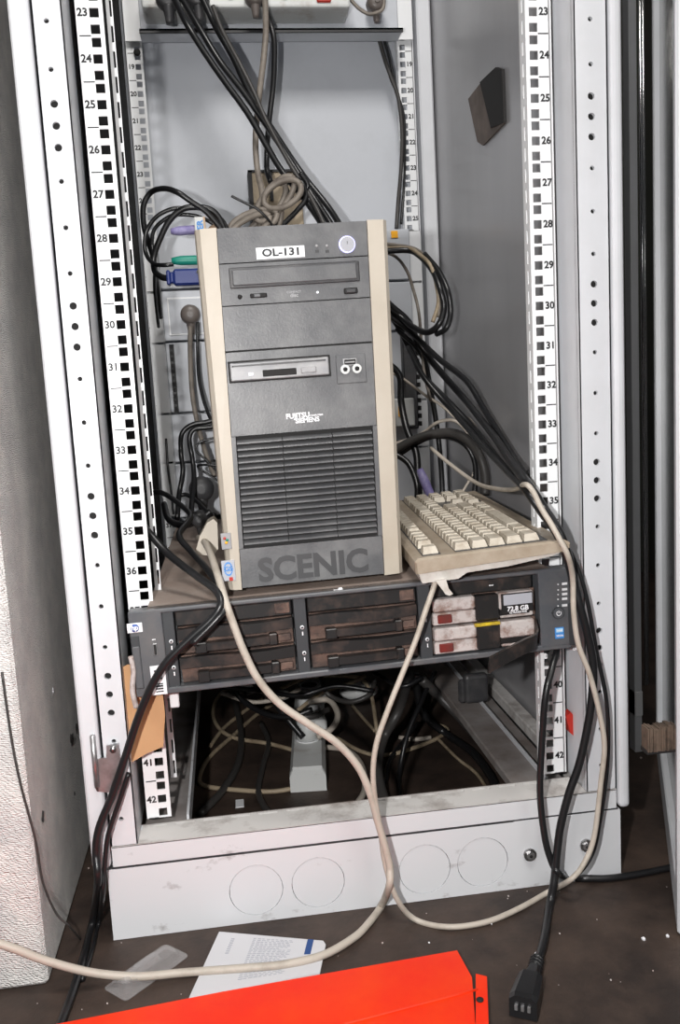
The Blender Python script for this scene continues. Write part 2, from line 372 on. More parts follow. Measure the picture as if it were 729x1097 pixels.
def plug(name, label, px_, py_, y, r, m, L=.035, cat='plug'):
    mb = MB(); p = PY(px_, py_, y); t = bmesh.new(); n = 28
    prof = [(r*.92, .014), (r, .010), (r, -.002), (r*.93, -.008), (r*.7, -.012), (r*.25, -.013)]
    mb.loft([[p+Vector((a*math.cos(2*math.pi*k/n), yy, a*math.sin(2*math.pi*k/n))) for k in range(n)] for a, yy in prof], m)
    mb.cyl(p+Vector((0, -.0135, 0)), r*.3, .002, m, n=16, smooth=False)
    mb.tube([p+Vector((0, 0, -r*.7)), p+Vector((0, 0, -r*1.2)), p+Vector((0, .001, -r*2.0))], r*.4, m, sub=3, radii=lambda u: r*(.55-.25*u)); t.free()
    return tag(mb.build(name), label, cat)
plug('power_plug', 'black round plug at the left end of the top power strip', 180, -4, .555, .021, 'tdark')
plug('power_plug', 'black round plug second from left in the top power strip', 212, -4, .555, .019, 'tdark')
plug('power_plug', 'grey-brown plug in the middle of the top power strip', 273, -5, .555, .017, 'brownplug')
plug('power_plug', 'dark grey plug right of the top power strip', 403, 3, .61, .016, 'brownplug')
# rear 19-inch units
def rear_unit(z0, z1, label, name='rear_unit', cat='panel'):
    r = thing(name, label, cat, (0, .62, z0)); mb = MB(); mb.box(-.2225, .2225, 0, .03, .001, z1-z0-.001, 'back', .0015)
    mb.build('face_plate', r)
    for sx in (-1, 1):
        m2 = MB(); m2.box(*sorted((sx*.2225, sx*.2480)), .026, .029, .001, z1-z0-.001, 'rail'); m2.build('mounting_ear', r)
    return r
r1 = rear_unit(.642, .732, 'grey rear rack unit with small orange label, directly behind top of the tower', 'network_switch', 'rack unit')
p = PY(423, 251, .618); m2 = MB(); m2.box(p.x-.006, p.x+.006, -.002, 0, p.z-.642-.006, p.z-.642+.006, 'orange'); m2.build('label_patch', r1, 'orange square label')
r2 = rear_unit(.553, .640, 'grey rear panel with a recessed socket holding a round plug', 'outlet_unit', 'socket panel')
p = PY(208, 338, .62); m2 = MB(); m2.box(p.x-.045, p.x+.03, -.002, .0, p.z-.553-.033, p.z-.553+.032, 'rail', .001); m2.box(p.x-.042, p.x+.027, -.003, -.002, p.z-.553-.030, p.z-.553+.029, 'back', .0005); m2.build('socket_plate', r2)
plug('round_plug', 'round grey-brown plug in the rear socket left of the tower', 204, 337, .60, .017, 'brownplug')
r3 = rear_unit(.428, .551, 'grey rear panel with slotted left edge below the socket panel', 'slotted_panel')
m2 = MB()
for k in range(11): m2.box(-.214, -.210, -.003, 0, .005+k*.0107, .0115+k*.0107, 'dark')
m2.box(-.216, -.2075, -.001, .001, 0, .12, 'ink'); m2.build('slot_column', r3)
r4 = rear_unit(.340, .426, 'pale rear panel low behind the left of the tower', 'blank_panel')
r5 = rear_unit(.240, .338, 'lowest pale rear panel, behind the tangle left of the tower', 'blank_panel')
plug('round_plug', 'large black round plug in the tangle left of the tower', 216, 524, .50, .021, 'tdark')
# beige box behind the coil
bx = thing('wall_box', 'square beige box with black edge on the back panel behind the cable coil', 'box', PY(297, 215, .66))
mb = MB(); mb.box(-.046, .046, 0, .04, -.05, .05, 'tancable', .002); mb.build('box_body', bx)
m2 = MB(); m2.box(-.049, -.042, -.003, .04, -.052, .052, 'ink'); m2.box(-.049, .049, -.003, .04, .049, .053, 'ink'); m2.box(-.012, -.006, -.003, 0, .0, .052, 'ink'); m2.build('box_frame', bx)
# ------------------------------------------------------------------ server
TILT = -.020
srv = thing('rack_server', 'dusty flat dark grey rack server with drive bays, tower and keyboard resting on it', 'server', (0, -.04, .1425), (0, TILT, 0))
SH = .0955
MS = mtx(srv); MSI = MS.inverted()
def SL(px_, py_, y=0):      # pixel -> local x,z on the front plane of the server
    o_ = MSI @ CAM; d = (MSI.to_3x3() @ ray(px_, py_)); p = o_+d*((y-o_.y)/d.y); return p.x, p.z
def sbox(mb, a, b_, y0, y1, m, bev=.0006):
    xa, za = SL(*a); xb, zb = SL(*b_); x0, x1 = sorted((xa, xb)); z0, z1 = sorted((za, zb)); mb.box(x0, x1, y0, y1, z0, z1, m, bev); return (x0, x1, z0, z1)
mb = MB(); mb.box(-.2235, .2235, .012, .66, 0.002, SH-.004, 'sgrey2'); mb.box(-.2235, .2235, .02, .66, SH-.004, SH-.002, 'lid'); mb.build('chassis', srv)
mb = MB(); mb.box(-.2235, .2235, -.0005, .021, SH-.004, SH-.0015, 'lid'); mb.build('lid', srv)
XL = -.243; XR = .2445
mb = MB()
mb.box(XL, XR, -.006, .012, SH-.006, SH-.0015, 'sgrey', .0012); mb.box(XL, XR, -.006, .012, 0, .0065, 'sgrey', .0012)
x1_ = SL(177, 690)[0]; mb.box(XL, x1_, -.006, .012, .004, SH-.004, 'sgrey', .001)
x2_ = SL(577, 660)[0]; mb.box(x2_, XR, -.006, .012, .004, SH-.004, 'sgrey', .001)
mb.box(x1_, x2_, .014, .018, .004, SH-.006, 'rust'); bez = mb.build('bezel', srv)
# column strips with tiny lamps
cols = [(SL(177, 690)[0], SL(189, 690)[0]), (SL(316, 670)[0], SL(329, 670)[0]), (SL(448, 655)[0], SL(461, 655)[0])]
for i, (a, b_) in enumerate(cols):
    mb = MB(); mb.box(a, b_, -.003, .012, .006, SH-.006, 'sgrey2', .0005); m = (a+b_)/2+.001
    for zz in (.028, .057):
        mb.cyl((m, -.0035, zz), .0022, .001, 'white', n=14); mb.cyl((m, -.004, zz), .0012, .001, 'sgrey2', n=10)
        mb.box(m-.0006, m+.0006, -.0038, -.003, zz-.009, zz-.005, 'white')
    mb.build('indicator_strip', srv)
# left control area
mb = MB(); a = SL(137, 665); b_ = SL(153, 675)
cx, cz = (a[0]+b_[0])/2, (a[1]+b_[1])/2-.001
mb.box(cx-.008, cx+.008, -.0072, -.006, cz-.0052, cz+.0052, 'white', .0005)
mb.cyl((cx, -.0075, cz), .0044, .0006, 'hpblue', n=24); mb.text('hp', (cx, -.0078, cz+.0004), .0075, 'white', rot=0); mb.build('badge', srv)
mb = MB(); x0, x1, z0, z1 = sbox(mb, (140, 680), (156, 736), -.0066, -.005, 'sgrey2', .001); mb.box(x0+.0008, x1-.0008, -.0078, -.0055, z0+.001, z1-.012, 'sgrey', .001); mb.build('ear_cover', srv)
mb = MB(); x0, x1, z0, z1 = sbox(mb, (164, 688), (170, 700), -.0068, -.005, 'steel', .0004); mb.box(x0+.001, x1-.001, -.0075, -.006, z0+.001, z1-.001, 'dark'); mb.box(x0, x1-.001, -.0066, -.006, z1+.004, z1+.005, 'white'); mb.build('usb_port', srv)
mb = MB(); x0, x1, z0, z1 = sbox(mb, (161, 712), (180, 741), -.0068, -.0058, 'white', 0)
for k in range(9):
    if k != 4: mb.box(x0+.004, x0+.012, -.0072, -.0066, z0+.003+k*.0028, z0+.0042+k*.0028+(k % 3)*.0004, 'ink')
mb.build('sticker', srv)
# drive bays, groups 1 and 2
def bay(x0, x1):
    w = x1-x0
    mb = MB(); mb.box(x0+.001, x1-.001, -.003, .012, .0725, SH-.007, 'sblack', .001)
    mb.box(x1-.019, x1-.003, -.0038, -.002, .075, SH-.009, 'rust', .0005); mb.build('blank_cover', srv)
    for z in (.0085, .0405):
        mb = MB()
        # caddy tray with dust
        mb.box(x0+.002, x1-.001, .002, .012, z, z+.0295, 'rust', .0005)
        rings = []
        for k in range(9):
            u = k/8; x = x0+.001+(w-.002)*u; dz = .0012*math.sin(u*math.pi*2.2); dy = -.004-.002*math.sin(u*math.pi)
            rings.append([Vector((x, dy, z+.0165+dz*.5)), Vector((x, dy, z+.028+dz)), Vector((x, .008, z+.0295)), Vector((x, .008, z+.0165))])
        mb.loft(rings, 'sblack', smooth=False); tr = mb.build('drive_caddy', srv)
        m2 = MB(); rings = []
        for k in range(7):
            u = k/6; x = x0+w*(.20+.58*u); dy = -.0075-.0015*math.sin(u*math.pi)
            rings.append([Vector((x, dy, z+.003)), Vector((x, dy, z+.0115)), Vector((x, .002, z+.0115)), Vector((x, .002, z+.003))])
        m2.loft(rings, 'sblack', smooth=False)
        m2.box(x0+w*.15, x0+w*.25, -.009, .003, z+.001, z+.0125, 'sblack', .001); m2.build('handle', tr)
        m2 = MB(); m2.box(x0+w*.78, x0+w*.85, -.007, .003, z+.001, z+.0135, 'sblack', .001); m2.box(x0+w*.86, x0+w*.97, -.003, .003, z+.003, z+.011, 'rust', .001); m2.build('latch', tr)
bay(SL(190, 690)[0], SL(315, 675)[0]); bay(SL(330, 670)[0], SL(447, 655)[0])
# group 3: silver caddies
gx0, gx1 = SL(462, 655)[0], SL(576, 655)[0]; w = gx1-gx0
mb = MB(); mb.box(gx0, gx1-.006, -.002, .012, .0745, SH-.007, 'sblack', .0008); mb.box(gx0+w*.55, gx0+w*.59, -.0026, -.002, .081, .082, 'white'); mb.build('blank_cover', srv)
for k, z in enumerate((.0085, .0415)):
    mb = MB(); mb.box(gx0, gx1-.002, .003, .012, z, z+.031, 'rust')
    mb.box(gx0+.001, gx0+w*.40, -.008, .008, z+.0165, z+.031, 'dsilver', .0018); mb.box(gx0+.001, gx0+w*.42, -.0045, .008, z+.001, z+.015, 'dsilver', .001)
    mb.box(gx0+w*.62, gx1-.006, -.008, .008, z+.012, z+.031, 'dsilver', .0018); mb.box(gx0+w*.64, gx1-.006, -.003, .008, z+.001, z+.011, 'dsilver', .001)
    mb.box(gx0+w*.16, gx0+w*.92, -.0035, .006, z+.004, z+.0145, 'sblack', .0008)
    dr = mb.build('drive_caddy', srv)
    m2 = MB(); m2.box(gx0+w*.40, gx0+w*.62, -.0085, .008, z+.002, z+.0305, 'sblack', .0015)
    if k == 0: m2.box(gx0+w*.38, gx0+w*.62, -.0095, -.006, z+.029, z+.0325, 'yellow', .0004)
    m2.build('centre_cover', dr)
    m2 = MB(); m2.box(gx0+.006, gx0+.022, -.0068, .002, z+.003, z+.013, 'redlatch', .001); m2.build('release_latch', dr, 'dark red release latch')
    if k == 1:
        m2 = MB(); m2.box(gx0+w*.64, gx0+w*.94, -.0092, -.007, z+.008, z+.030, 'sblack', .0006); m2.box(gx0+w*.66, gx0+w*.93, -.0098, -.009, z+.017, z+.029, 'lens', .0003)
        m2.text('72.8 GB', (gx0+w*.79, -.0095, z+.0125), .0075, 'white'); m2.text('ULTRA320 SCSI', (gx0+w*.79, -.0095, z+.0075+.0007), .003, 'white'); m2.build('capacity_label', dr, 'black label with a pale window')
    else:
        m2 = MB(); A = [SL(573, 672, -.01), SL(556, 694, -.03), SL(522, 712, -.042)]
        P = [Vector((A[0][0], -.006, A[0][1])), Vector((A[0][0]-.003, -.018, A[0][1]-.012)), Vector((A[1][0], -.032, A[1][1])), Vector((A[2][0], -.044, A[2][1]))]
        rings = []
        for i, p in enumerate(spline(P, 5)):
            h = .0085; rings.append([p+Vector((0, -.0025, -h)), p+Vector((.003, -.0025, h)), p+Vector((.003, .0025, h)), p+Vector((0, .0025, -h))])
        m2.loft(rings, 'sblack', smooth=False); m2.build('release_lever', dr, 'black lever swung open')
# right bezel
mb = MB()
for k, zz in enumerate((624, 630, 635, 640, 647)):
    x, z = SL(603, zz); x0, _ = SL(596, zz); mb.box(x-.003, x+.003, -.0068, -.006, z-.0013, z+.0013, 'white'); mb.cyl((x0, -.0064, z), .0009, .001, 'white', n=8)
x, z = SL(614, 694); mb.text('G4', (x, -.0061, z), .004, 'white')
x, z = SL(613, 633); mb.box(x-.0008, x+.0008, -.0066, -.006, z-.002, z+.002, 'white'); mb.build('indicator_lights', srv)
mb = MB(); x, z = SL(596, 655); mb.cyl((x, -.0065, z), .0072, .002, 'sgrey2', n=28, smooth=False); mb.cyl((x, -.0078, z), .0058, .002, 'sgrey', n=28, smooth=False); mb.box(x-.0005, x+.0005, -.0092, -.0088, z, z+.003, 'white')
for k in range(14):
    a = math.pi*.75+k/13*math.pi*1.5; mb.box(x+.0026*math.cos(a)-.0004, x+.0026*math.cos(a)+.0004, -.0092, -.0088, z+.0026*math.sin(a)-.0004, z+.0026*math.sin(a)+.0004, 'white')
mb.build('power_button', srv)
mb = MB(); x, z = SL(597.5, 676.5); mb.box(x-.0053, x+.0053, -.0068, -.006, z-.0066, z+.0066, 'blue', .0003); mb.box(x-.004, x+.004, -.0071, -.0066, z+.001, z+.0055, 'ltblue'); mb.text('intel', (x, -.007, z+.0032), .0036, 'white'); mb.text('XEON', (x, -.007, z-.003), .003, 'white'); mb.build('processor_sticker', srv, 'bright blue square sticker')
mb = MB(); sbox(mb, (606, 645), (617, 689), -.0066, -.005, 'sgrey2', .001); mb.build('ear_cover', srv)
# white crumb on the lid edge, card, tab
mb = MB(); p = PY(364, 635, -.043); mb.box(p.x-.007, p.x+.007, p.y, p.y+.006, p.z-.0005, p.z+.003, 'white', .001); mb.box(p.x-.001, p.x+.004, p.y+.001, p.y+.005, p.z+.002, p.z+.005, 'white', .001); tag(mb.build('plastic_scrap'), 'tiny white scrap on the front edge of the server lid', 'scrap')
mb = MB(); mb.poly([PY(q[0], q[1], -.028) for q in ((118, 728), (126, 717), (137, 712), (160, 715), (174, 738), (177, 765), (175, 800), (158, 807), (139, 818), (126, 790), (121, 760))], (0, .0012, 0), 'card')
tag(mb.build('cardboard_tag'), 'torn brown cardboard piece hanging behind the left end of the server', 'cardboard')
mb = MB(); mb.tube([PY(*q) for q in ((140, 703, -.05), (143, 720, -.05), (142, 740, -.05), (146, 758, -.05))], .003, 'dsilver', n=7); tag(mb.build('dust_tuft'), 'dusty grey fluffy strand hanging off the server left end', 'dust')
mb = MB(); p = PY(187, 751, -.02); mb.box(p.x-.005, p.x+.005, p.y, p.y+.01, p.z-.008, p.z+.014, 'rail', .001); tag(mb.build('plastic_spacer'), 'small white spacer under the left end of the server', 'spacer')
# ------------------------------------------------------------------ tower computer
TW = .2035; TH = .3835
bl = PY(243, 632.5, -.021)
tow = thing('tower_computer', 'upright grey and beige desktop tower marked SCENIC, on the dusty server', 'computer', bl, (0, TILT, 0))
MT = mtx(tow); MTI = MT.inverted()
def TL(px_, py_):
    o_ = MTI @ CAM; d = (MTI.to_3x3() @ ray(px_, py_)); p = o_+d*((0-o_.y)/d.y); return p.x, p.z
# beige shell: side cheeks with rounded front edges, following the photo's outline
def cheek(name, o0, i0, o1, i1, lab=None):
    """outer/inner edge pixels at top and bottom"""
    mb = MB(); rings = []
    for z, xo, xi in ((0, o1, i1), (TH*.33, o1*.67+o0*.33, i1*.67+i0*.33), (TH*.66, o1*.34+o0*.66, i1*.34+i0*.66), (TH, o0, i0)):
        s = 1 if xi > xo else -1
        rings.append([Vector((xo, .43, z)), Vector((xo, .012, z)), Vector((xo+s*.0015, .004, z)), Vector((xo+s*.006, -.002, z)), Vector((xi, -.0045, z)), Vector((xi, .43, z))])
    mb.loft(rings, 'beige', smooth=False); return mb.build(name, tow)
xlt, xlb = TL(209, 258)[0], TL(244, 631)[0]; xrt, xrb = TL(417, 248)[0], TL(434, 620)[0]
dlt, dlb = TL(234, 270)[0], TL(259, 628)[0]; drt, drb = TL(394, 255)[0], TL(412, 620)[0]
cl = cheek('side_cheek', xlt, dlt, xlb, dlb); cheek('side_cheek', xrt, drt, xrb, drb)
mb = MB(); mb.box(min(dlt, dlb), max(drt, drb), .006, .43, .002, TH-.001, 'beige'); mb.build('case', tow)
def edge(z, side):
    u = z/TH; return (dlb*(1-u)+dlt*u) if side < 0 else (drb*(1-u)+drt*u)
def fpanel(name, z0, z1, m='tgrey', y=-.003, gap=.0006):
    mb = MB(); pts = [(edge(z0, -1)+gap, y, z0+gap), (edge(z0, 1)-gap, y, z0+gap), (edge(z1, 1)-gap, y, z1-gap), (edge(z1, -1)+gap, y, z1-gap)]
    mb.poly([Vector(p) for p in pts], (0, .009, 0), m); return mb, mb
zc = lambda py, px_=315: TL(px_, py)[1]
z_a = zc(279); z_b = zc(324); z_c = zc(372)
mb = MB(); mb.poly([Vector(p) for p in ((edge(0, -1), .004, 0), (edge(0, 1), .004, 0), (edge(TH, 1), .004, TH-.001), (edge(TH, -1), .004, TH-.001))], (0, .002, 0), 'dark'); mb.build('front_backing', tow)
m, _ = fpanel('x', z_a, TH); top = m.build('top_panel', tow)
m, _ = fpanel('x', z_b, z_a); 
def tb(mb, a, b_, y0, y1, mt, bev=.0005):
    xa, za = TL(*a); xb, zb = TL(*b_); x0, x1 = sorted((xa, xb)); z0, z1 = sorted((za, zb)); mb.box(x0, x1, y0, y1, z0, z1, mt, bev); return x0, x1, z0, z1
m.box(*sum(([TL(246, 300)[0], TL(385, 295)[0]], [-.0045, -.002], [zc(306), zc(283.5)]), []), 'tdark', .001)
cdd = m.build('disc_drive', tow)
m2 = MB(); x0, x1, z0, z1 = TL(249, 300)[0], TL(382, 295)[0], zc(303.5), zc(286); m2.box(x0, x1, -.0062, -.003, z0, z1, 'tgrey', .0012); m2.build('disc_tray', cdd)
m2 = MB(); p = TL(257, 318.5); m2.cyl((p[0], -.0036, p[1]), .0024, .002, 'dark', n=14)
p = TL(277, 317); m2.box(p[0]-.009, p[0]+.009, -.0048, -.003, p[1]-.0024, p[1]+.0024, 'dark', .001); p = TL(277, 317); m2.box(p[0]-.005, p[0]+.002, -.0058, -.004, p[1]-.0018, p[1]+.0018, 'tgrey', .0006)
p = TL(315, 315.5); m2.text('COMPACT', (p[0], -.0031, p[1]+.0022), .0032, 'tsilver'); m2.text('disc', (p[0], -.0031, p[1]-.0012), .0055, 'tsilver')
p = TL(340, 313.5); m2.cyl((p[0], -.0034, p[1]), .0012, .001, 'led', n=10); m2.build('drive_controls', cdd)
m2 = MB(); p = TL(375.5, 312); m2.box(p[0]-.0075, p[0]+.0075, -.0045, -.003, p[1]-.0032, p[1]+.0032, 'dark', .001); m2.box(p[0]-.0055, p[0]+.0055, -.0055, -.003, p[1]-.0022, p[1]+.0022, 'tdark', .0008); m2.build('eject_button', cdd)
m, _ = fpanel('x', z_c, z_b); m.build('blank_bay_cover', tow)
# lower front: solid panel down to the louvres
z_d = zc(463); z_e = zc(582)
m, _ = fpanel('x', z_d, z_c-.0008)
p = TL(323, 446); m.text('FUJITSU', (p[0]-.004, -.0031, p[1]+.001), .0075, 'white', rot=.02); m.text('COMPUTERS', (p[0]+.016, -.0031, p[1]+.0001), .0026, 'white', rot=.02); m.text('SIEMENS', (p[0]+.006, -.0031, p[1]-.0045), .0070, 'white', rot=.02)
m.build('centre_panel', tow)
mb = MB(); zlo_, zhi_ = z_e, z_d; n = 17; xa_, xb_ = TL(253, 500)[0], TL(400, 500)[0]
for k in range(n):
    z = zlo_+.003+(zhi_-zlo_-.005)*(k/n); h = (zhi_-zlo_-.005)/n
    a = edge(z, -1)+.006; b_ = edge(z, 1)-.006
    for (s0, s1) in ((0, .33), (.335, .70), (.705, 1)):
        xa, xb = a+(b_-a)*s0, a+(b_-a)*s1
        rings = [[Vector((x, .002, z)), Vector((x, -.0045, z+h*.12)), Vector((x, -.0045, z+h*.34)), Vector((x, .002, z+h*.72))] for x in (xa, xb)]
        mb.loft(rings, 'tgrey', smooth=False)
    
for (s0, s1) in ((0, .03), (.97, 1)):
    pts = [(edge(zlo_, -1)+(edge(zlo_, 1)-edge(zlo_, -1))*s0, -.003, zlo_), (edge(zlo_, -1)+(edge(zlo_, 1)-edge(zlo_, -1))*s1, -.003, zlo_), (edge(zhi_, -1)+(edge(zhi_, 1)-edge(zhi_, -1))*s1, -.003, zhi_), (edge(zhi_, -1)+(edge(zhi_, 1)-edge(zhi_, -1))*s0, -.003, zhi_)]
    mb.poly([Vector(p) for p in pts], (0, .008, 0), 'tgrey')
mb.build('louvred_grille', tow)
m, _ = fpanel('x', .001, z_e)
p = TL(336, 606)
m.text('SCENIC', (p[0], -.0035, p[1]), .036, 'tletter', rot=.0, sx=1.0)
m.build('name_panel', tow)
# raised letter rims
# label, button, leds
m2 = MB(); p = TL(300.5, 271); m2.box(p[0]-.0255, p[0]+.0255, -.0036, -.003, p[1]-.006, p[1]+.006, 'white', .0002); m2.text('OL-131', (p[0]+.001, -.0036, p[1]), .0105, 'ink', sx=1.25); m2.build('name_label', tow, 'white strip label reading OL-131')
m2 = MB(); p = TL(371.5, 262.5); m2.cyl((p[0], -.0035, p[1]), .0088, .002, 'ring', n=32, smooth=False); m2.cyl((p[0], -.005, p[1]), .0076, .003, 'button', n=32, smooth=False); m2.box(p[0]-.0004, p[0]+.0004, -.0068, -.0062, p[1], p[1]+.003, 'tgrey'); m2.build('power_button', tow)
m2 = MB()
for q in ((339, 264), (350, 264)):
    p = TL(*q); m2.cyl((p[0], -.0034, p[1]), .0016, .001, 'tsilver', n=12); m2.box(p[0]-.002, p[0]+.002, -.0034, -.003, p[1]-.007, p[1]-.004, 'tdark')
m2.build('status_lights', tow)
# floppy drive
m2 = MB(); x0, x1, z0, z1 = tb(m2, (246, 411), (353, 380), -.0042, -.002, 'dark'); m2.box(x0+.002, x1-.002, -.0058, -.003, z0+.002, z1-.002, 'tsilver', .001); fd = m2.build('floppy_drive', tow)
m3 = MB(); m3.box(x0+.005, x1-.006, -.0066, -.005, z0+.0175, z1-.0055, 'tdark', .0008); m3.box(x0+.006, x1-.008, -.0072, -.006, z0+.0215, z0+.0228, 'dark'); m3.box(x0+.034, x1-.034, -.0075, -.006, z0+.0165, z0+.0185, 'tdark'); m3.build('disk_slot', fd)
m3 = MB(); m3.box(x0+.036, x0+.072, -.0066, -.005, z0+.0045, z0+.0115, 'dark', .0005); m3.build('nameplate', fd)
m3 = MB(); m3.box(x0+.077, x0+.093, -.0085, -.005, z0+.0055, z0+.0115, 'tsilver', .0006); m3.build('eject_button', fd)
m3 = MB(); m3.box(x0+.021, x0+.026, -.0064, -.0055, z0+.007, z0+.0095, 'led'); m3.build('activity_light', fd)
# front ports
m2 = MB(); x0, x1, z0, z1 = tb(m2, (361, 412), (391, 378), -.0038, -.002, 'tgrey', .001); fp = m2.build('port_panel', tow)
m3 = MB(); xm = (x0+x1)/2; m3.box(xm-.0085, xm+.0065, -.005, -.003, z1-.0125, z1-.005, 'steel', .0004); m3.box(xm-.0072, xm+.0052, -.0054, -.004, z1-.0115, z1-.006, 'dark'); m3.box(xm-.0062, xm+.0042, -.0057, -.005, z1-.0095, z1-.008, 'tsilver'); m3.build('usb_port', fp)
for dx in (-.0068, .006):
    m3 = MB(); m3.cyl((xm+dx, -.0045, z0+.0155), .0050, .003, 'sockw', n=22, smooth=False); m3.cyl((xm+dx, -.0062, z0+.0155), .0024, .001, 'dark', n=14); m3.build('audio_jack', fp)
m2 = MB(); x0, x1, z0, z1 = tb(m2, (238, 588), (247, 570), -.0052, -.002, 'tsilver', .0002)
for k, (c, dx, dz) in enumerate((('redlatch', -.0014, .0032), ('green', .0012, .0012), ('orange', 0, -.0015))): m2.cyl(((x0+x1)/2+dx, -.0055, (z0+z1)/2+dz), .0016, .0008, {'redlatch': 'red'}.get(c, c), n=10)
m2.build('licence_sticker', tow, 'silver sticker with coloured dots')
m2 = MB(); x0, x1, z0, z1 = tb(m2, (239, 622), (251, 599), -.0052, -.002, 'lens', .0002); xm = (x0+x1)/2; zm = (z0+z1)/2+.002
for k in range(18):
    a = k/18*2*math.pi; m2.box(xm+.0042*math.cos(a)-.0007, xm+.0042*math.cos(a)+.0007, -.0057, -.005, zm+.0068*math.sin(a)-.0009, zm+.0068*math.sin(a)+.0009, 'blue')
m2.text('GS', (xm, -.0053, zm), .007, 'blue'); m2.box(xm, xm+.004, -.0057, -.005, z0, z0+.004, 'red'); m2.build('safety_sticker', tow, 'pale sticker with a blue oval')
# ------------------------------------------------------------------ keyboard
NL = Vector((.0605, -.075, .2698)); kyaw = math.radians(-3.9); kroll = -math.atan2(.011, .172)
kb = thing('keyboard', 'dirty beige computer keyboard lying lengthwise on the server right of the tower', 'keyboard', NL, (math.radians(.5), kroll, kyaw))
KW, KL = .169, .452
# local: x = from F-key side to space-bar side, y = away from the camera, z=0 at top face
mb = MB()
prof = [(0, -.0165), (0, -.003), (.004, 0), (KW-.006, 0), (KW, -.004), (KW, -.009), (KW-.004, -.0125)]
rings = [[Vector((x+(.002 if e else 0)*(1 if x < KW/2 else -1), y, z-(.002 if e else 0)*(z > -.005))) for x, z in prof] for y, e in ((0, 1), (.003, 0), (KL-.003, 0), (KL, 1))]
mb.loft(rings, 'kbody', smooth=False); mb.build('top_shell', kb)
mb = MB(); prof = [(.006, -.028), (.003, -.0165), (KW-.006, -.0125), (KW-.02, -.0165), (.10, -.0215), (.055, -.0225), (.045, -.028)]
mb.loft([[Vector((x, y, z)) for x, z in prof] for y in (.004, KL-.004)], 'kunder', smooth=False); mb.build('bottom_shell', kb)
def foot(y):
    m2 = MB(); m2.poly([Vector(p) for p in ((.020, y, -.026), (.031, y, -.026), (.033, y, -.036), (.037, y, -.0425), (.033, y, -.044), (.029, y, -.042))], (0, .012, 0), 'kunder'); return m2.build('folding_foot', kb)
foot(-.001); foot(KL-.05)
def key(x, y, wx, wy, z=0):
    mb = MB(); h = .0085; t = .0022
    b0 = [Vector((x+a*wx/2, y+b_*wy/2, z)) for a, b_ in ((-1, -1), (1, -1), (1, 1), (-1, 1))]
    b1 = [Vector((x-.0005+a*(wx/2-t), y+b_*(wy/2-t), z+h)) for a, b_ in ((-1, -1), (1, -1), (1, 1), (-1, 1))]
    b2 = [p+Vector((0, 0, -.0004)) for p in [Vector((x-.0005+a*(wx/2-t*1.3), y+b_*(wy/2-t*1.3), z+h)) for a, b_ in ((-1, -1), (1, -1), (1, 1), (-1, 1))]]
    mb.loft([b0, b1, b2], 'keycap', smooth=False); return mb.build('keycap', kb)
P_ = .01905; g = .0015; x0k = .020; y0 = .014
# well under keys
mb = MB(); mb.box(.010, .030, .010, .30, -.001, .0006, 'tdark'); mb.box(.046, .147, .010, KL-.010, -.001, .0008, 'tdark'); kbw = mb.build('key_well', kb)
# function row
yy = y0
def put(x, y, u, ux=1): key(x, y+u*P_/2, ux*P_-g, u*P_-g)
put(x0k, y0, 1)
y = y0+1.9*P_
for gsz in range(3):
    for k in range(4): put(x0k, y, 1); y += P_
    y += .5*P_
rows = [[1]*13+[2], [1.5]+[1]*12+[1.5], [1.75]+[1]*11+[2.25], [2.25]+[1]*10+[2.75], [1.5, 1, 1.5, 6, 1.5, 1, 1.5]]
for r, row in enumerate(rows):
    y = y0; x = .055+r*P_
    for u in row: put(x, y, u); y += u*P_
yn = y0+15.3*P_
for r in (0, 1):
    for k in range(3): put(.055+r*P_, yn+k*P_, 1)
put(.055+3*P_, yn+P_, 1)
for k in range(3): put(.055+4*P_, yn+k*P_, 1)
yp = y0+18.6*P_
for r in range(4):
    for k in range(3): put(.055+r*P_, yp+k*P_, 1)
put(.055+4*P_, yp, 2); put(.055+4*P_, yp+2*P_, 1)
# ------------------------------------------------------------------ front cables
FB = 'f'
cable('keyboard_cable', 'beige cable looping from keyboard foot down to floor and back up past right rail', [(462, 480, .42), (486, 500, .36), (512, 518, .28), (535, 524, .16), (552, 524, .06), (563, 519, -.03), (571, 526, -.045), (580, 544, -.065), (590, 560, -.08), (599, 576, -.088), (609, 596, -.09), (614, 620, -.075), (615, 655, -.075), (620, 690, -.075), (632, 722, -.075), (643, 765, -.075), (648, 800, -.075), (644, 840, -.075), (637, 896, -.078), (626, 925, -.082), (612, 942, -.09), (589, 955, FB), (555, 974, FB), (520, 988, FB), (480, 993, FB), (445, 985, FB), (425, 962, -.085), (413, 925, -.08), (408, 890, -.08), (402, 855, -.08), (400, 825, -.08), (404, 795, -.08), (416, 760, -.078), (432, 720, -.075), (446, 685, -.072), (456, 655, -.07), (464, 632, -.066), (468, 618, -.06)], .0031, 'beigecable')
cable('mouse_cable', 'beige cable from the tower left side, over the server, across the floor to the left', [(213, 576, .17), (219, 580, .09), (226, 594, .03), (234, 618, -.03), (242, 645, -.062), (250, 668, -.066), (262, 699, -.068), (277, 728, -.07), (300, 754, -.072), (330, 775, -.074), (360, 795, -.076), (383, 820, -.078), (396, 848, -.08), (405, 880, -.08), (413, 908, -.082), (418, 930, -.084), (417, 950, -.088), (409, 970, FB), (396, 988, FB), (380, 1004, FB), (347, 1023, FB), (306, 1033, FB), (265, 1037, FB), (197, 1042, FB), (148, 1046, -.124), (99, 1042, -.125), (49, 1029, -.128), (15, 1016, -.13), (-20, 1005, -.13)], .0042, 'beigecable')
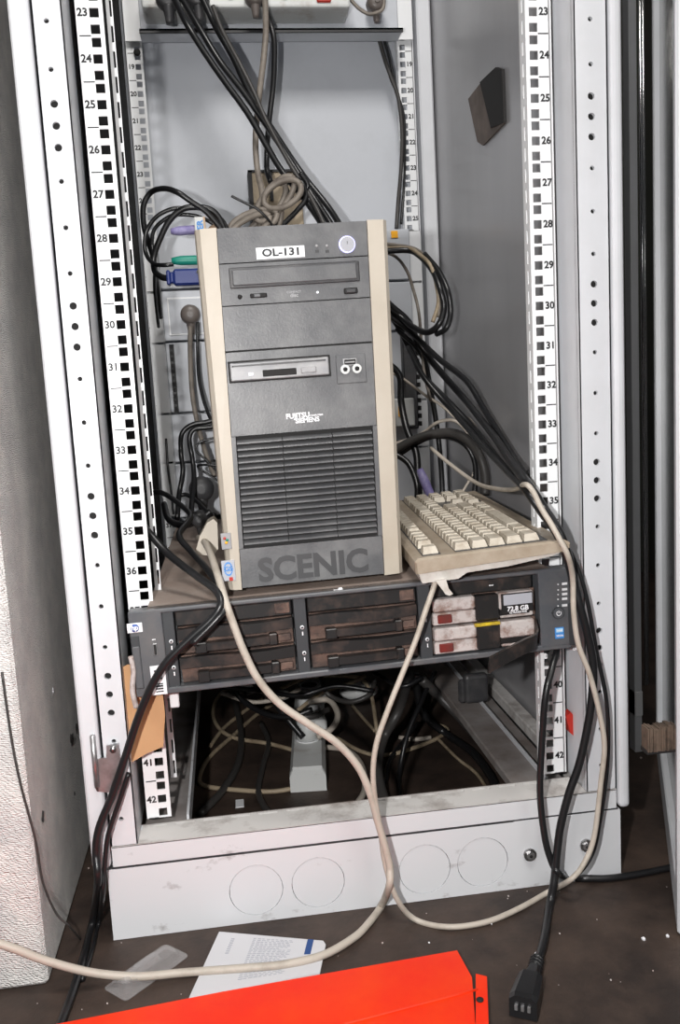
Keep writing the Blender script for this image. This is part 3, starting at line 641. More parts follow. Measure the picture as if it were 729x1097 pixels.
cable('power_cable', 'glossy black cable crossing the server left end down to the floor by the wall', [(150, 558, .06), (160, 571, .04), (181, 594, .02), (211, 617, -.02), (231, 632, -.05), (237, 647, -.064), (226, 664, -.066), (204, 684, -.066), (178, 710, -.066), (161, 738, -.064), (147, 772, -.062), (134, 812, -.06), (121, 850, -.06), (106, 888, -.062), (103, 915, -.064), (105, 945, -.068), (99, 988, FB), (87, 1034, FB), (76, 1068, FB), (60, 1110, FB)], .0043, 'blackcable')
cable('power_cable', 'second black cable from the tangle left of the tower, running beside the first', [(157, 531, .3), (165, 527, .3), (176, 529, .28), (190, 538, .25), (204, 551, .2), (201, 560, .14), (192, 574, .08), (206, 592, .05), (222, 610, .0), (236, 631, -.04), (241, 650, -.062), (232, 664, -.069), (206, 690, -.072)], .0038, 'blackcable')
cable('shadow_strand', 'thin black strand, mostly shadow of the first cable, from rack foot to floor', [(138, 828, -.05), (128, 858, -.052), (116, 895, -.055), (112, 930, -.058), (110, 960, -.06), (106, 988, FB), (98, 1020, FB), (88, 1050, FB)], .0028, 'blackcable')  # modelled strand, mostly the cast shadow of the first black cable
cable('thin_wire', 'thin dark wire trailing down the left wall corner to the floor', [(2, 720, -.108), (12, 790, -.108), (22, 840, -.108), (38, 900, -.1), (46, 945, -.09), (60, 978, -.08), (74, 992, -.075), (86, 1006, FB)], .0012, 'greycable', cat='wire')
iec_pts = [(437, 372, .5), (455, 405, .45), (485, 440, .4), (520, 480, .27), (545, 506, .11), (562, 523, -.012), (580, 548, -.04), (597, 572, -.075), (607, 596, -.08), (614, 620, -.066), (622, 650, -.068), (630, 680, -.068), (636, 715, -.068), (633, 760, -.068), (622, 815, -.068), (610, 850, -.068), (601, 885, -.07), (597, 915, -.074), (594, 945, -.08), (589, 971, FB), (583, 1008, FB), (575, 1034, FB), (570, 1047, FB)]
cable('black_cord', 'thick black power cord ending in a connector on the floor at lower right', iec_pts, .0046, 'blackcable')
cable('black_cord', 'black cord hanging under the server right end, then out right across the floor', [(600, 640, .03), (598, 690, -.028), (592, 715, -.05), (585, 745, -.06), (581, 797, -.06), (579, 850, -.062), (584, 897, -.068), (592, 925, -.072), (599, 935, -.078), (608, 940, FB), (630, 941, FB), (661, 940, FB), (712, 931, FB), (760, 918, FB)], .0040, 'blackcable')
cable('shadow_strand', 'thin black strand as the shadow of the beige loop beside the right post', [(566, 505, .1), (585, 540, .02), (606, 580, -.05), (620, 610, -.058), (630, 645, -.06), (640, 700, -.06), (650, 750, -.06), (652, 800, -.062), (649, 840, -.064), (643, 880, -.066), (636, 912, -.07), (622, 934, -.078), (600, 950, 'f')], .0024, 'blackcable')  # dark strand drawn in place of the beige cable's cast shadow
# IEC connector
p0 = PZ(572, 1040, FLOOR+.012); p1 = PZ(560, 1082, FLOOR+.012); d = (p1-p0); L = d.length; ang = math.atan2(d.y, d.x)
ic = thing('power_connector', 'black three-pin connector end lying on the floor at lower right', 'connector', Vector((p0.x, p0.y, FLOOR)), (0, 0, ang))
mb = MB(); rings = []
for x, hw, z0, z1 in ((-.004, .006, .005, .017), (.012, .008, .004, .019), (.014, .0115, .002, .022), (.05, .0135, .001, .024), (.056, .013, .001, .023)):
    rings.append([Vector((x, a*hw, b_)) for a, b_ in ((-1, z0), (1, z0), (1, z1-.004), (.6, z1), (-.6, z1), (-1, z1-.004))])
mb.loft(rings, 'blackcable', smooth=False); mb.build('connector_body', ic)
m2 = MB(); m2.tube([(-.022, 0, .0095), (-.004, 0, .011)], .006, 'blackcable', sub=1); 
for k in range(4): m2.tube([(-.020+k*.005, 0, .0097), (-.018+k*.005, 0, .0098)], .0075, 'blackcable', sub=1)
m2.build('strain_relief', ic)
m2 = MB()
for k in (-1, 0, 1): m2.box(.056, .0585, k*.006-.0014, k*.006+.0014, .010, .015, 'steel')
m2.build('pin_hole', ic)
# white plug boot left of tower
pb = PY(221, 578, .14); mb = MB()
mb.poly([PY(*q, .09) for q in ((210, 590), (214, 575), (222, 560), (229, 556), (233, 560), (234, 588), (228, 596), (214, 594))], (.0, .03, 0), 'beige')
tag(mb.build('cable_boot'), 'beige boot of the mouse cable on the server beside the tower', 'plug')
# ------------------------------------------------------------------ upper cables
top = [
 ([(186, -4, .54), (200, 25, .5), (222, 60, .5), (243, 90, .5), (268, 125, .5), (300, 180, .5), (328, 215, .48), (350, 248, .45), (365, 275, .45)], .0052, 'blackcable', 'black cable leftmost of those slanting down behind the tower'),
 ([(194, -4, .55), (214, 30, .53), (236, 66, .52), (262, 100, .52), (300, 155, .52), (334, 208, .5), (358, 246, .47), (372, 275, .46)], .0052, 'blackcable', 'black cable second of those slanting down behind the tower'),
 ([(216, -4, .54), (232, 30, .54), (250, 62, .54), (268, 100, .54), (296, 145, .54), (325, 188, .52), (352, 222, .5), (369, 250, .47), (378, 275, .46)], .0052, 'blackcable', 'black cable third and uppermost of those slanting behind the tower'),
 ([(228, 6, .52), (238, 32, .52), (256, 66, .52), (272, 98, .51), (286, 130, .50), (312, 178, .49), (330, 206, .47), (345, 235, .45), (356, 262, .44)], .0035, 'greycable', 'dark grey thin cable tangled among the black slanting cables'),
 ([(280, -4, .55), (288, 20, .57), (294, 45, .57), (293, 90, .58), (288, 135, .58), (286, 178, .59), (290, 195, .58)], .0048, 'blackcable', 'black cable hanging straight down from the top strip'),
 ([(284, -6, .53), (285, 30, .54), (283, 60, .54), (277, 110, .54), (274, 150, .53), (276, 182, .52), (281, 205, .50), (282, 222, .48)], .0050, 'greybeige', 'grey-beige cable hanging straight down into the coil'),
 ([(376, 0, .6), (386, 10, .6), (397, 15, .6), (410, 10, .6), (412, -5, .6)], .0030, 'greybeige', 'short grey cable drooping beside the top right plug'),
 ([(405, 37, .66), (412, 62, .66), (420, 85, .66), (427, 105, .66), (431, 140, .66), (430, 180, .66), (427, 215, .66), (425, 245, .65)], .0036, 'greycable', 'grey cable hanging down along the right rear rail'),
 ([(410, 37, .66), (418, 65, .66), (426, 100, .66), (433, 125, .66), (434, 160, .66), (433, 200, .66), (430, 240, .65)], .0026, 'blackcable', 'thin black cable along the right rear rail')]
for pts, r, m, lab in top: cable('hanging_cable', lab, pts, r, m, group='cables hanging at the top of the rack')
# coil
mb = MB()
def loop(cx, cy, rx, ry, rot, y, ph=0, turns=1.0):
    out = []; n = int(10*turns)
    for k in range(n+1):
        a = ph+k/n*2*math.pi*turns; x = rx*math.cos(a); z = ry*math.sin(a); out.append((cx+x*math.cos(rot)-z*math.sin(rot), cy+x*math.sin(rot)+z*math.cos(rot), y-.01*math.sin(a+1)))
    return out
for args in ((295, 213, 30, 12, -.9, .44), (290, 218, 26, 10, -1.0, .46), (303, 208, 22, 13, -.5, .43), (272, 238, 27, 11, -.35, .44), (268, 243, 24, 9, -.5, .42), (280, 245, 26, 8, -.7, .46), (292, 243, 22, 6, -1.2, .45)):
    mb.tube([PY(*q) for q in loop(*args)], .0046, 'greybeige', sub=4, n=8)
coil = mb.build('cable_coil'); tag(coil, 'bundled coil of grey-beige cable above the tower', 'cable coil')
cable('cable_tie', 'thin black twist tie around the grey-beige coil', [(248, 210, .40), (262, 217, .40), (276, 224, .40), (288, 236, .405), (293, 243, .42), (297, 238, .44)], .002, 'blackcable', cat='tie')
cable('coil_tail', 'black cable looped behind the grey-beige coil', [(300, 244, .47), (318, 226, .47), (328, 212, .47), (324, 196, .47), (312, 192, .48), (306, 200, .48), (316, 214, .48), (330, 200, .47), (322, 185, .47)], .0042, 'blackcable')
# left connectors and loops
LC = [([(244, 268, .38), (238, 248, .38), (222, 228, .38), (205, 216, .38), (190, 206, .38), (176, 202, .40), (162, 206, .42), (154, 220, .42), (154, 240, .42), (158, 256, .43), (164, 275, .46), (168, 300, .55), (172, 340, .62)], .0042, 'upper black cable arching left from behind the tower'),
 ([(246, 268, .4), (238, 240, .40), (228, 226, .40), (212, 222, .40), (196, 224, .40), (182, 236, .40), (172, 255, .40), (165, 275, .40), (166, 290, .39), (174, 297, .37), (182, 298, .36)], .0046, 'black cable curving down to the blue connector'),
 ([(250, 268, .42), (240, 238, .42), (220, 224, .42), (200, 223, .42), (184, 224, .42), (168, 232, .42), (158, 246, .42), (155, 262, .41), (158, 275, .40), (166, 283, .38), (176, 284, .36), (186, 283, .36)], .0032, 'black cable curving down to the green connector'),
 ([(250, 270, .43), (235, 245, .43), (215, 233, .43), (198, 230, .43), (182, 232, .43), (166, 245, .43), (163, 262, .43), (166, 280, .43), (166, 310, .5), (170, 350, .6)], .003, 'innermost thin black cable loop left of the tower')]
for pts, r, lab in LC: cable('looped_cable', lab, pts, r, 'blackcable', group='looped cables left of the tower')
def ps2(name, label, px0, px1, py_, y, m, r, cat='connector', drop=0):
    a = PY(px0, py_, y); b_ = PY(px1, py_-drop, y); mb = MB(); n = 8
    mb.tube([a+(b_-a)*(k/6) for k in range(7)], r, m, sub=1, n=12, radii=lambda u: r*(.62+.38*min(1, u*3.5))); return tag(mb.build(name), label, cat)
ps2('mouse_plug', 'green round cable plug left of the tower', 184, 214, 279.5, .36, 'green', .0068, drop=1)
ps2('keyboard_plug', 'light purple cable plug left of the tower, above the green one', 183, 212, 248, .40, 'purple', .0068, drop=2)
a = PY(179, 306, .35); b_ = PY(214, 287, .35)
vg = thing('monitor_plug', 'dark blue monitor cable plug left of the tower, under the green one', 'connector', a)
mb = MB(); w = b_.x-a.x; h = b_.z-a.z; mb.box(0, w*.12, 0, .02, h*.05, h*.95, 'vga', .002); mb.box(w*.1, w*.22, .002, .018, h*.15, h*.85, 'vga', .002); mb.box(w*.2, w, 0, .02, 0, h, 'vga', .003); mb.build('plug_body', vg)
m2 = MB(); m2.cyl((w*.96, -.001, h*.75), .003, .006, 'steel', n=10); m2.build('thumb_screw', vg)
p = PY(215, 245, .37)
bx = thing('cable_box', 'small white and orange carton with blue lettering above tower left corner', 'box', p)
mb = MB(); mb.box(-.0085, .006, 0, .04, -.026, .017, 'sockw', .001); mb.box(.0045, .0075, -.0005, .04, -.026, .017, 'tanplug', .0005); mb.text('NDER', (0, -.0005, -.004), .012, 'blue', rot=math.pi/2); mb.build('carton', bx)
plug('round_plug', 'tan round plug standing behind the top left corner of the tower', 231, 250, .40, .0125, 'tanplug')
# thin cable from the round plug down
cable('hanging_cable', 'brown-grey cable hanging from the round rear plug left of tower', [(204, 350, .58), (204, 380, .57), (206, 420, .56), (212, 455, .55), (222, 490, .52), (230, 510, .5)], .0042, 'greybeige')
cable('hanging_cable', 'black cable hanging just right of the brown-grey one', [(212, 345, .58), (212, 380, .58), (214, 410, .57), (222, 440, .56), (232, 460, .55)], .003, 'blackcable')
for i, (pts, r, lab) in enumerate([
 ([(245, 445, .5), (222, 452, .5), (206, 455, .5), (195, 465, .5), (194, 485, .5), (196, 505, .48), (192, 530, .46), (190, 555, .4)], .0042, 'black cable looping left of tower, outermost'),
 ([(245, 455, .5), (222, 458, .5), (208, 460, .5), (203, 470, .5), (206, 490, .5), (208, 510, .48), (206, 535, .44), (205, 552, .4)], .0042, 'black cable looping left of tower, inner'),
 ([(245, 466, .48), (226, 470, .48), (214, 474, .48), (210, 482, .48), (220, 492, .48), (228, 500, .48), (240, 512, .48)], .002, 'thin black wire knotted left of tower'),
 ([(245, 500, .45), (222, 498, .45), (212, 500, .46), (226, 510, .46), (242, 520, .46)], .002, 'thin black wire crossing above the round black plug'),
 ([(190, 532, .46), (200, 530, .46), (212, 538, .44), (222, 548, .4), (230, 552, .38)], .0035, 'black cable sagging below the round black plug'),
 ([(176, 540, .5), (180, 555, .45), (190, 562, .4), (202, 562, .38), (214, 556, .36), (226, 548, .36)], .0052, 'thick black cable lying on the rear of the server lid'),
 ([(178, 470, .62), (180, 500, .6), (184, 530, .58), (186, 550, .5)], .0022, 'thin black wire beside the left rear rail')]):
    cable('tangled_cable', lab, pts, r, 'blackcable', group='tangled cables low left of the tower')
plug('adapter_plug', 'dark grey plug lying on the server lid left of tower', 214, 556, .36, .013, 'tdark')
# right hand bundle
RB_ = [([(405, 270, .5), (436, 268, .5), (450, 274, .48), (464, 290, .45), (472, 310, .43), (476, 330, .43), (470, 348, .43), (458, 356, .45), (442, 350, .48), (428, 338, .5), (405, 322, .5)], .0052, 'blackcable', 'thick black cable loop right of the tower top'),
 ([(455, 272, .47), (470, 290, .44), (480, 312, .42), (483, 335, .42), (478, 352, .42), (468, 358, .44)], .0045, 'blackcable', 'outer black cable loop on the right side panel'),
 ([(400, 266, .5), (436, 266, .5), (450, 273, .47), (462, 285, .45), (468, 305, .44), (470, 325, .44), (464, 345, .44)], .0034, 'tancable', 'tan cable in the loop right of the tower'),
 ([(402, 260, .5), (440, 265, .5), (455, 274, .47), (466, 290, .45), (472, 312, .44), (470, 340, .44)], .0028, 'greybeige', 'grey-beige cable in the loop right of the tower'),
 ([(405, 268, .52), (424, 275, .52), (436, 290, .52), (443, 310, .52), (449, 335, .5), (452, 370, .5), (455, 400, .48), (462, 430, .46)], .0026, 'greybeige', 'thin grey cable hanging beside right rear rail'),
 ([(402, 312, .5), (422, 330, .5), (438, 345, .5), (450, 370, .5), (472, 398, .46), (500, 430, .4), (530, 468, .26), (550, 498, .1), (564, 516, -.012), (584, 546, -.04), (600, 572, -.07), (610, 600, -.06), (618, 640, -.058)], .0055, 'blackcable', 'upper black cable sweeping down to the right rail'),
 ([(402, 318, .52), (424, 345, .52), (440, 375, .52), (456, 405, .5), (480, 430, .42), (510, 462, .36), (540, 500, .22), (570, 530, .08), (590, 556, .0)], .0055, 'blackcable', 'middle black cable sweeping down to the right rail'),
 ([(405, 330, .5), (436, 352, .5), (470, 384, .44), (500, 408, .38), (520, 440, .33), (545, 480, .24), (566, 515, .12)], .0048, 'blackcable', 'rightmost black cable sweeping down the side panel'),
 ([(408, 395, .5), (426, 402, .5), (446, 416, .5), (458, 425, .48), (470, 432, .46), (480, 440, .45), (490, 448, .44), (502, 448, .42), (512, 462, .4), (514, 474, .4)], .0024, 'beigecable', 'thin white cable crossing the sweeping black ones'),
 ([(415, 478, .48), (440, 470, .47), (456, 462, .47), (468, 453, .46), (480, 450, .45), (490, 452, .44), (500, 462, .44), (506, 475, .44)], .0028, 'beigecable', 'short white cable end right of the tower'),
 ([(418, 486, .47), (438, 474, .46), (455, 467, .45), (470, 464, .44), (486, 464, .42), (502, 472, .4), (514, 488, .38), (520, 508, .37), (520, 530, .36)], .0075, 'greycable', 'dark grey flat cable bent in an arch over the keyboard'),
 ([(420, 492, .48), (456, 470, .46), (480, 468, .44), (498, 476, .41), (508, 492, .4), (510, 512, .39), (508, 534, .37)], .0045, 'blackcable', 'black cable inside the arch over the keyboard'),
 ([(510, 490, .4), (508, 506, .4), (500, 520, .4), (492, 534, .39)], .0022, 'beigecable', 'thin white strand behind the keyboard far end'),
 ([(410, 385, .5), (428, 402, .5), (430, 430, .5), (436, 460, .48), (446, 485, .46), (448, 515, .44), (450, 540, .42)], .006, 'blackcable', 'black cable dropping behind the keyboard left end'),
 ([(412, 482, .47), (430, 490, .46), (440, 500, .45), (447, 520, .43), (447, 540, .42)], .005, 'blackcable', 'short black cable next to the purple plug'),
 ([(425, 352, .52), (452, 380, .5), (462, 420, .5), (470, 470, .5), (474, 520, .48), (474, 560, .47)], .0045, 'blackcable', 'black cable hanging against the right rear post')]
for pts, r, m, lab in RB_: cable('sweeping_cable' if 'sweep' in lab else 'looped_cable', lab, pts, r, m, group='cables right of the tower')
mb = MB(); a = PY(450, 503, .40); b_ = PY(463, 535, .38); mb.tube([a+(b_-a)*(k/6) for k in range(7)], .0075, 'purple', sub=1, n=12, radii=lambda u: .0078*(.7+.3*min(1, u*3))*(1 if u < .85 else .8)); c_ = PY(465, 541, .375); mb.tube([b_, c_], .0045, 'steel', sub=1)
tag(mb.build('keyboard_plug'), 'light purple plug with metal tip standing behind the keyboard', 'connector')
# dark equipment block right of tower
eq = thing('terminal_block', 'dark slotted connector block beside the right rear rail', 'connector block', PY(440, 400, .60))
mb = MB(); mb.box(-.012, .012, 0, .03, -.10, .075, 'tdark', .002); mb.build('block_body', eq)
m2 = MB()
for k in range(12): m2.box(.012, .017, -.003, .02, -.095+k*.014, -.087+k*.014, 'dark')
m2.build('terminal_row', eq)
mb = MB(); p = PY(434, 440, .58); mb.box(p.x-.018, p.x+.018, .58, .60, p.z-.028, p.z+.022, 'sockw', .002); mb.box(p.x-.012, p.x+.0, .578, .58, p.z-.01, p.z+.008, 'orange'); tag(mb.build('junction_box'), 'small pale box with orange mark low right behind the tower', 'box')
# ------------------------------------------------------------------ under the server
sp0 = PZ(331, 848, FLOOR); sp1 = PZ(333, 738, FLOOR); d = sp1-sp0; ang = math.atan2(d.y, d.x)-math.pi/2
ss = thing('socket_strip', 'white socket strip on the dark floor beneath the server', 'power strip', sp0, (0, 0, ang)); SLn = .42
ww = (PZ(350, 838, FLOOR)-PZ(313, 846, FLOOR)).length/2*.98
mb = MB(); rings = []
for y, h, hw in ((0, .034, ww), (.004, .038, ww), (SLn-.01, .038, ww), (SLn, .03, ww)):
    rings.append([Vector((a*hw, y, b_)) for a, b_ in ((-1, 0), (1, 0), (1, h*.7), (.8, h), (-.8, h), (-1, h*.7))])
mb.loft(rings, 'sockw', smooth=False); mb.build('housing', ss)
for k in range(5):
    m2 = MB(); m2.cyl((0, .11+k*.065, .0385), ww*.72, .002, 'rail', 'Z', n=28, smooth=False); m2.cyl((0, .11+k*.065, .0395), ww*.55, .001, 'tdark', 'Z', n=28, smooth=False); m2.build('socket', ss)
for k, lab in ((0, 'white angled plug nearest the front end of the socket strip'), (2, 'white plug halfway along the floor socket strip')):
    mb = MB(); c = mtx(ss) @ Vector((0, .115+k*.062, .055)); mb.cyl(c, ww*.75, .032, 'sockw', 'Z', n=22, r2=ww*.6); mb.box(c.x-ww*.45, c.x+ww*1.15, c.y-.012, c.y+.012, c.z-.005, c.z+.014, 'sockw', .003)
    tag(mb.build('angled_plug'), lab, 'plug')
un = [
 ([(318, 844, FB), (290, 848, FB), (250, 846, FB), (220, 842, FB), (214, 833, FB), (224, 812, FB), (250, 788, FB), (280, 762, FB), (310, 745, FB)], .0036, 'tancable', 'tan cable from the near end of the socket strip looping left'),
 ([(322, 806, FB), (290, 797, FB), (250, 790, FB), (232, 776, FB), (229, 758, FB), (238, 742, FB), (252, 736, FB), (290, 728, FB)], .0036, 'tancable', 'tan cable circling at the back left of the rack floor'),
 ([(346, 800, FB), (372, 804, FB), (388, 820, FB), (391, 845, FB), (382, 862, FB), (368, 880, FB)], .0046, 'beigecable', 'beige cable curving right from the socket strip'),
 ([(330, 752, '-.06'), (352, 750, '-.06'), (362, 765, '-.07'), (356, 780, '-.08'), (340, 790, '-.09')], .005, 'beigecable', 'thick beige loop over the socket strip'),
 ([(360, 790, FB), (390, 806, FB), (420, 808, FB), (460, 795, FB), (480, 782, FB), (462, 774, FB)], .0034, 'tancable', 'tan cable snaking right across the rack floor'),
 ([(428, 790, FB), (445, 792, FB), (462, 790, FB)], .0036, 'beigecable', 'short beige cable piece on the rack floor at centre'),
 ([(300, 738, '-.05'), (330, 726, '-.03'), (366, 724, '-.03'), (388, 728, '-.04'), (398, 745, '-.06'), (403, 775, '-.08'), (405, 790, '-.1')], .0034, 'tancable', 'tan cable arching just under the server'),
 ([(378, 756, FB), (390, 770, FB), (402, 783, FB)], .003, 'tancable', 'short tan cable angled on the rack floor'),
 ([(280, 775, FB), (288, 795, FB), (282, 820, FB), (277, 845, FB), (282, 862, FB), (296, 880, FB)], .0046, 'greycable', 'dark grey cable lying upright near the floor centre left'),
 ([(250, 745, FB), (258, 780, FB), (256, 815, FB), (240, 845, FB), (215, 872, FB)], .0058, 'greycable', 'thick dark cable running to the floor left corner'),
 ([(250, 738, '-.02'), (262, 752, '-.04'), (285, 765, '-.05'), (310, 768, '-.05'), (335, 760, '-.04')], .0045, 'blackcable', 'black cable drooping below the server centre left'),
 ([(236, 736, '-.01'), (280, 740, '-.02'), (320, 745, '-.02'), (360, 735, '-.01'), (400, 740, '-.02')], .0038, 'blackcable', 'black cable crossing just beneath the server'),
 ([(440, 722, '-.02'), (428, 760, '-.04'), (412, 790, '-.08'), (405, 820, '-.1'), (410, 850, '-.12'), (420, 872, FB)], .0072, 'greycable', 'wide dark grey cable left of the crossing cables'),
 ([(466, 720, '-.02'), (450, 755, '-.05'), (436, 790, '-.09'), (428, 830, FB), (430, 860, FB)], .0040, 'blackcable', 'thin black cable crossing the dark ones under the server'),
 ([(446, 722, '-.02'), (448, 745, '-.06'), (456, 768, '-.1'), (478, 786, FB), (505, 805, FB), (525, 830, FB), (534, 850, FB)], .0065, 'blackcable', 'thick black cable curving to the floor front right'),
 ([(452, 728, '-.02'), (470, 745, '-.05'), (490, 765, '-.08'), (512, 790, FB), (535, 812, FB), (548, 838, FB)], .0082, 'greycable', 'bundled dark grey cable nearest the right beam'),
 ([(468, 790, FB), (490, 812, FB), (510, 828, FB), (524, 848, FB)], .0026, 'tancable', 'thin tan cable beside the thick black curved one'),
 ([(400, 720, '-.01'), (430, 735, '-.02'), (452, 726, '-.01')], .004, 'blackcable', 'short black cable sagging under the server right of centre'),
 ([(262, 742, '-.03'), (285, 738, '-.03'), (300, 760, '-.05'), (325, 790, '-.09')], .0055, 'blackcable', 'black cable dropping toward the socket strip'),
 ([(236, 742, '-.03'), (270, 752, '-.05'), (300, 748, '-.05'), (322, 738, '-.04')], .0036, 'beigecable', 'pale cable under the server left of centre'),
 ([(318, 762, '-.07'), (345, 742, '-.05'), (372, 733, '-.03'), (392, 724, '-.02')], .0034, 'tancable', 'tan cable rising to the right behind the socket strip'),
 ([(225, 800, FB), (240, 780, FB), (262, 762, FB), (282, 748, FB)], .0034, 'tancable', 'straight tan cable slanting across the left rack floor'),
 ([(344, 726, '-.02'), (352, 744, '-.04'), (375, 752, '-.06'), (396, 744, '-.05'), (402, 728, '-.02')], .0042, 'greycable', 'dark grey loop over the adapter under the server'),
 ([(270, 730, '-.01'), (296, 752, '-.04'), (330, 768, '-.06'), (352, 760, '-.06')], .0046, 'greycable', 'dark grey cable over the far end of the socket strip'),
 ([(396, 862, FB), (412, 840, FB), (418, 815, FB), (432, 795, FB), (448, 775, FB)], .0040, 'blackcable', 'black cable on the rack floor between the beige loops')]
for pts, r, m, lab in un: cable('floor_cable', lab, pts, r, m, group='cables on the rack floor under the server')
for q, lab, s in (((385, 740), 'grey-white adapter lying at back under server', .024), ((262, 733), 'white plug just visible under server left of centre', .014), ((300, 745), 'small white plug under the server by black cables', .012)):
    p = PZ(q[0], q[1], -.05 if s < .02 else FLOOR+.02); mb = MB(); mb.ball(p, s, 'sockw', (1.6, 1, .7)); mb.cyl(p+Vector((0, 0, s*.4)), s*.6, s*.6, 'sockw', 'Z', n=20); tag(mb.build('power_adapter'), lab, 'plug')
p = PZ(513, 750, -.03); mb = MB(); mb.box(p.x-.022, p.x+.016, p.y-.004, p.y+.012, -.034, .012, 'tdark', .006, seg=3); mb.box(p.x-.030, p.x-.018, p.y, p.y+.01, -.034, .004, 'tdark', .004)
tag(mb.build('cable_clip'), 'black rounded clip on the beam under the server right side', 'clip')
mb = MB(); p = PZ(257, 861, FLOOR+.0005); mb.box(p.x-.006, p.x+.006, p.y-.012, p.y+.012, FLOOR+.0002, FLOOR+.0015, 'rail', 0); tag(mb.build('paper_scrap'), 'tiny pale paper scrap on the rack floor near the front', 'scrap')
# ------------------------------------------------------------------ floor items
def fl(px_, py_, h=0): return PZ(px_, py_, FLOOR+h)
# orange tray
tr = thing('orange_panel', 'bright orange metal panel with folded edge and tab on the floor', 'metal panel', fl(300, 1075))
TI = Matrix.Translation(-tr.location); h = .012
mb = MB(); A = [(-160, 1150), (40, 1101), (240, 1062), (490, 1018), (506, 1047), (512, 1130), (512, 1250), (-160, 1300)]
mb.poly([TI @ fl(x, y, h) for x, y in A], (0, 0, -h), 'orange_paint'); mb.build('sheet', tr)
m2 = MB(); B = [(510, 1043), (522, 1046), (524, 1100), (524, 1130), (510, 1130)]
m2.poly([TI @ fl(x, y, h) for x, y in B], (0, 0, -.002), 'orange_paint'); p = TI @ fl(514.5, 1071, h+.0006); m2.cyl(p, .0035, .001, 'dark', 'Z', n=16); m2.build('tab', tr)
m2 = MB(); a = TI @ fl(512, 1060, h); b_ = TI @ fl(300, 1115, h); c_ = TI @ fl(-100, 1215, h); m2.tube([a, b_, c_], .0012, 'orange_paint', n=8); m2.build('crease', tr)
# booklet
q = [fl(235, 998, .002), fl(350, 1008, .002), fl(343, 1042, .002), fl(202, 1070, .002)]
bk = thing('booklet', 'white printed booklet page with blue stripe lying on the floor before the rack', 'booklet', fl(280, 1030))
TI = Matrix.Translation(-bk.location)
mb = MB(); qc = [q[0], q[0].lerp(q[1], .97), q[1].lerp(q[2], .12), q[2], q[3]]
mb.poly([TI @ v for v in qc], (0, 0, -.0018), 'paper')
def bq(u, v): return (q[0].lerp(q[1], u)).lerp(q[3].lerp(q[2], u), v)
def strip(mb, u0, u1, v0, v1, m, h=.0003):
    mb.poly([TI @ (bq(u, v)+Vector((0, 0, h))) for u, v in ((u0, v0), (u1, v0), (u1, v1), (u0, v1))], (0, 0, -.0002), m)
mb.build('page', bk)
m2 = MB(); strip(m2, .83, .885, 0.0, .42, 'navy'); m2.build('blue_stripe', bk)
m2 = MB()
for k in range(24):
    v = .07+k*.033; u1 = .72-(.08 if k % 7 == 6 else 0)-.04*random.random()
    for a in range(9):
        ua = .34+a*(u1-.34)/9; strip(m2, ua, ua+(u1-.34)/9*(.55+.35*random.random()), v, v+.011, 'papertext')
m2.build('printed_text', bk)
m2 = MB()
for k in range(8): strip(m2, .14, .17, .1+k*.035, .115+k*.035, 'papertext')
m2.build('heading', bk)

# clear blister pack
c = fl(158, 1042); a = fl(125, 1066); b_ = fl(187, 1022); d = b_-a; ang = math.atan2(d.y, d.x); Lb = d.length
bs = thing('plastic_blister', 'empty clear plastic blister pack lying on the floor near the left wall', 'packaging', c, (0, 0, ang))
mb = MB(); hw = .014; hl = Lb/2
def rr(hl, hw, z, r=.005):
    o = []
    for sx, sy, a0 in ((1, 1, 0), (-1, 1, 90), (-1, -1, 180), (1, -1, 270)):
        for k in range(4): a = math.radians(a0+k*30); o.append(Vector((sx*(hl-r)+r*math.cos(a), sy*(hw-r)+r*math.sin(a), z)))
    return o
mb.loft([rr(hl+.004, hw+.004, .0008), rr(hl+.004, hw+.004, .0018), rr(hl-.002, hw-.002, .002), rr(hl-.005, hw-.004, .010)], 'blister', smooth=False); mb.build('tray', bs)
m2 = MB(); m2.loft([rr(hl*.4, hw*.5, .010, .003), rr(hl*.35, hw*.4, .014, .003)], 'blister', smooth=False); m2.ball((-hl*.7, 0, .010), .007, 'blister', (1, 1, .6)); m2.build('pocket', bs)
# grit
mb = MB()
spots = [(575, 1022), (527, 990), (460, 1010), (690, 1006), (716, 1003), (600, 1000), (640, 985), (655, 1050), (545, 960), (600, 955), (480, 1045), (130, 1010), (60, 960), (95, 930), (115, 1075), (190, 1080), (40, 1075), (410, 1010), (700, 1040), (687, 812), (250, 990), (565, 955)]
for i, (x, y) in enumerate(spots):
    p = fl(x, y, .001); r = .0022 if i in (0, 3, 4, 19) else random.uniform(.0005, .0013); t = bmesh.new(); bmesh.ops.create_icosphere(t, subdivisions=1, radius=r)
    for v in t.verts: v.co *= random.uniform(.7, 1.3)
    mb.merge(t, 'white' if i < 5 else 'dsilver', Matrix.Translation(p))
for k in range(70):
    p = Vector((random.uniform(-.33, .6), random.uniform(-.4, .1), FLOOR+.0006)); 
    if -.295 < p.x < .305 and p.y > -.05: continue
    t = bmesh.new(); bmesh.ops.create_icosphere(t, subdivisions=1, radius=random.uniform(.0003, .0008)); mb.merge(t, 'dsilver', Matrix.Translation(p))
tag(mb.build('floor_grit'), 'scattered pale grit and crumbs on the dark dirty floor', 'grit', kind='stuff')
# wall damage
mb = MB()
for (x, y, s) in ((82, 780, .006), (77, 792, .009), (86, 790, .004), (46, 875, .006), (57, 740, .004), (80, 850, .003)):
    p = PX(x, y, -.3498); t = bmesh.new(); bmesh.ops.create_icosphere(t, subdivisions=2, radius=s)
    for v in t.verts: v.co *= random.uniform(.5, 1.3); v.co.x *= .15
    mb.merge(t, 'greycable' if s != .004 else 'white', Matrix.Translation(p))
o = mb.build('trim_1'); tag(o, kind='structure')
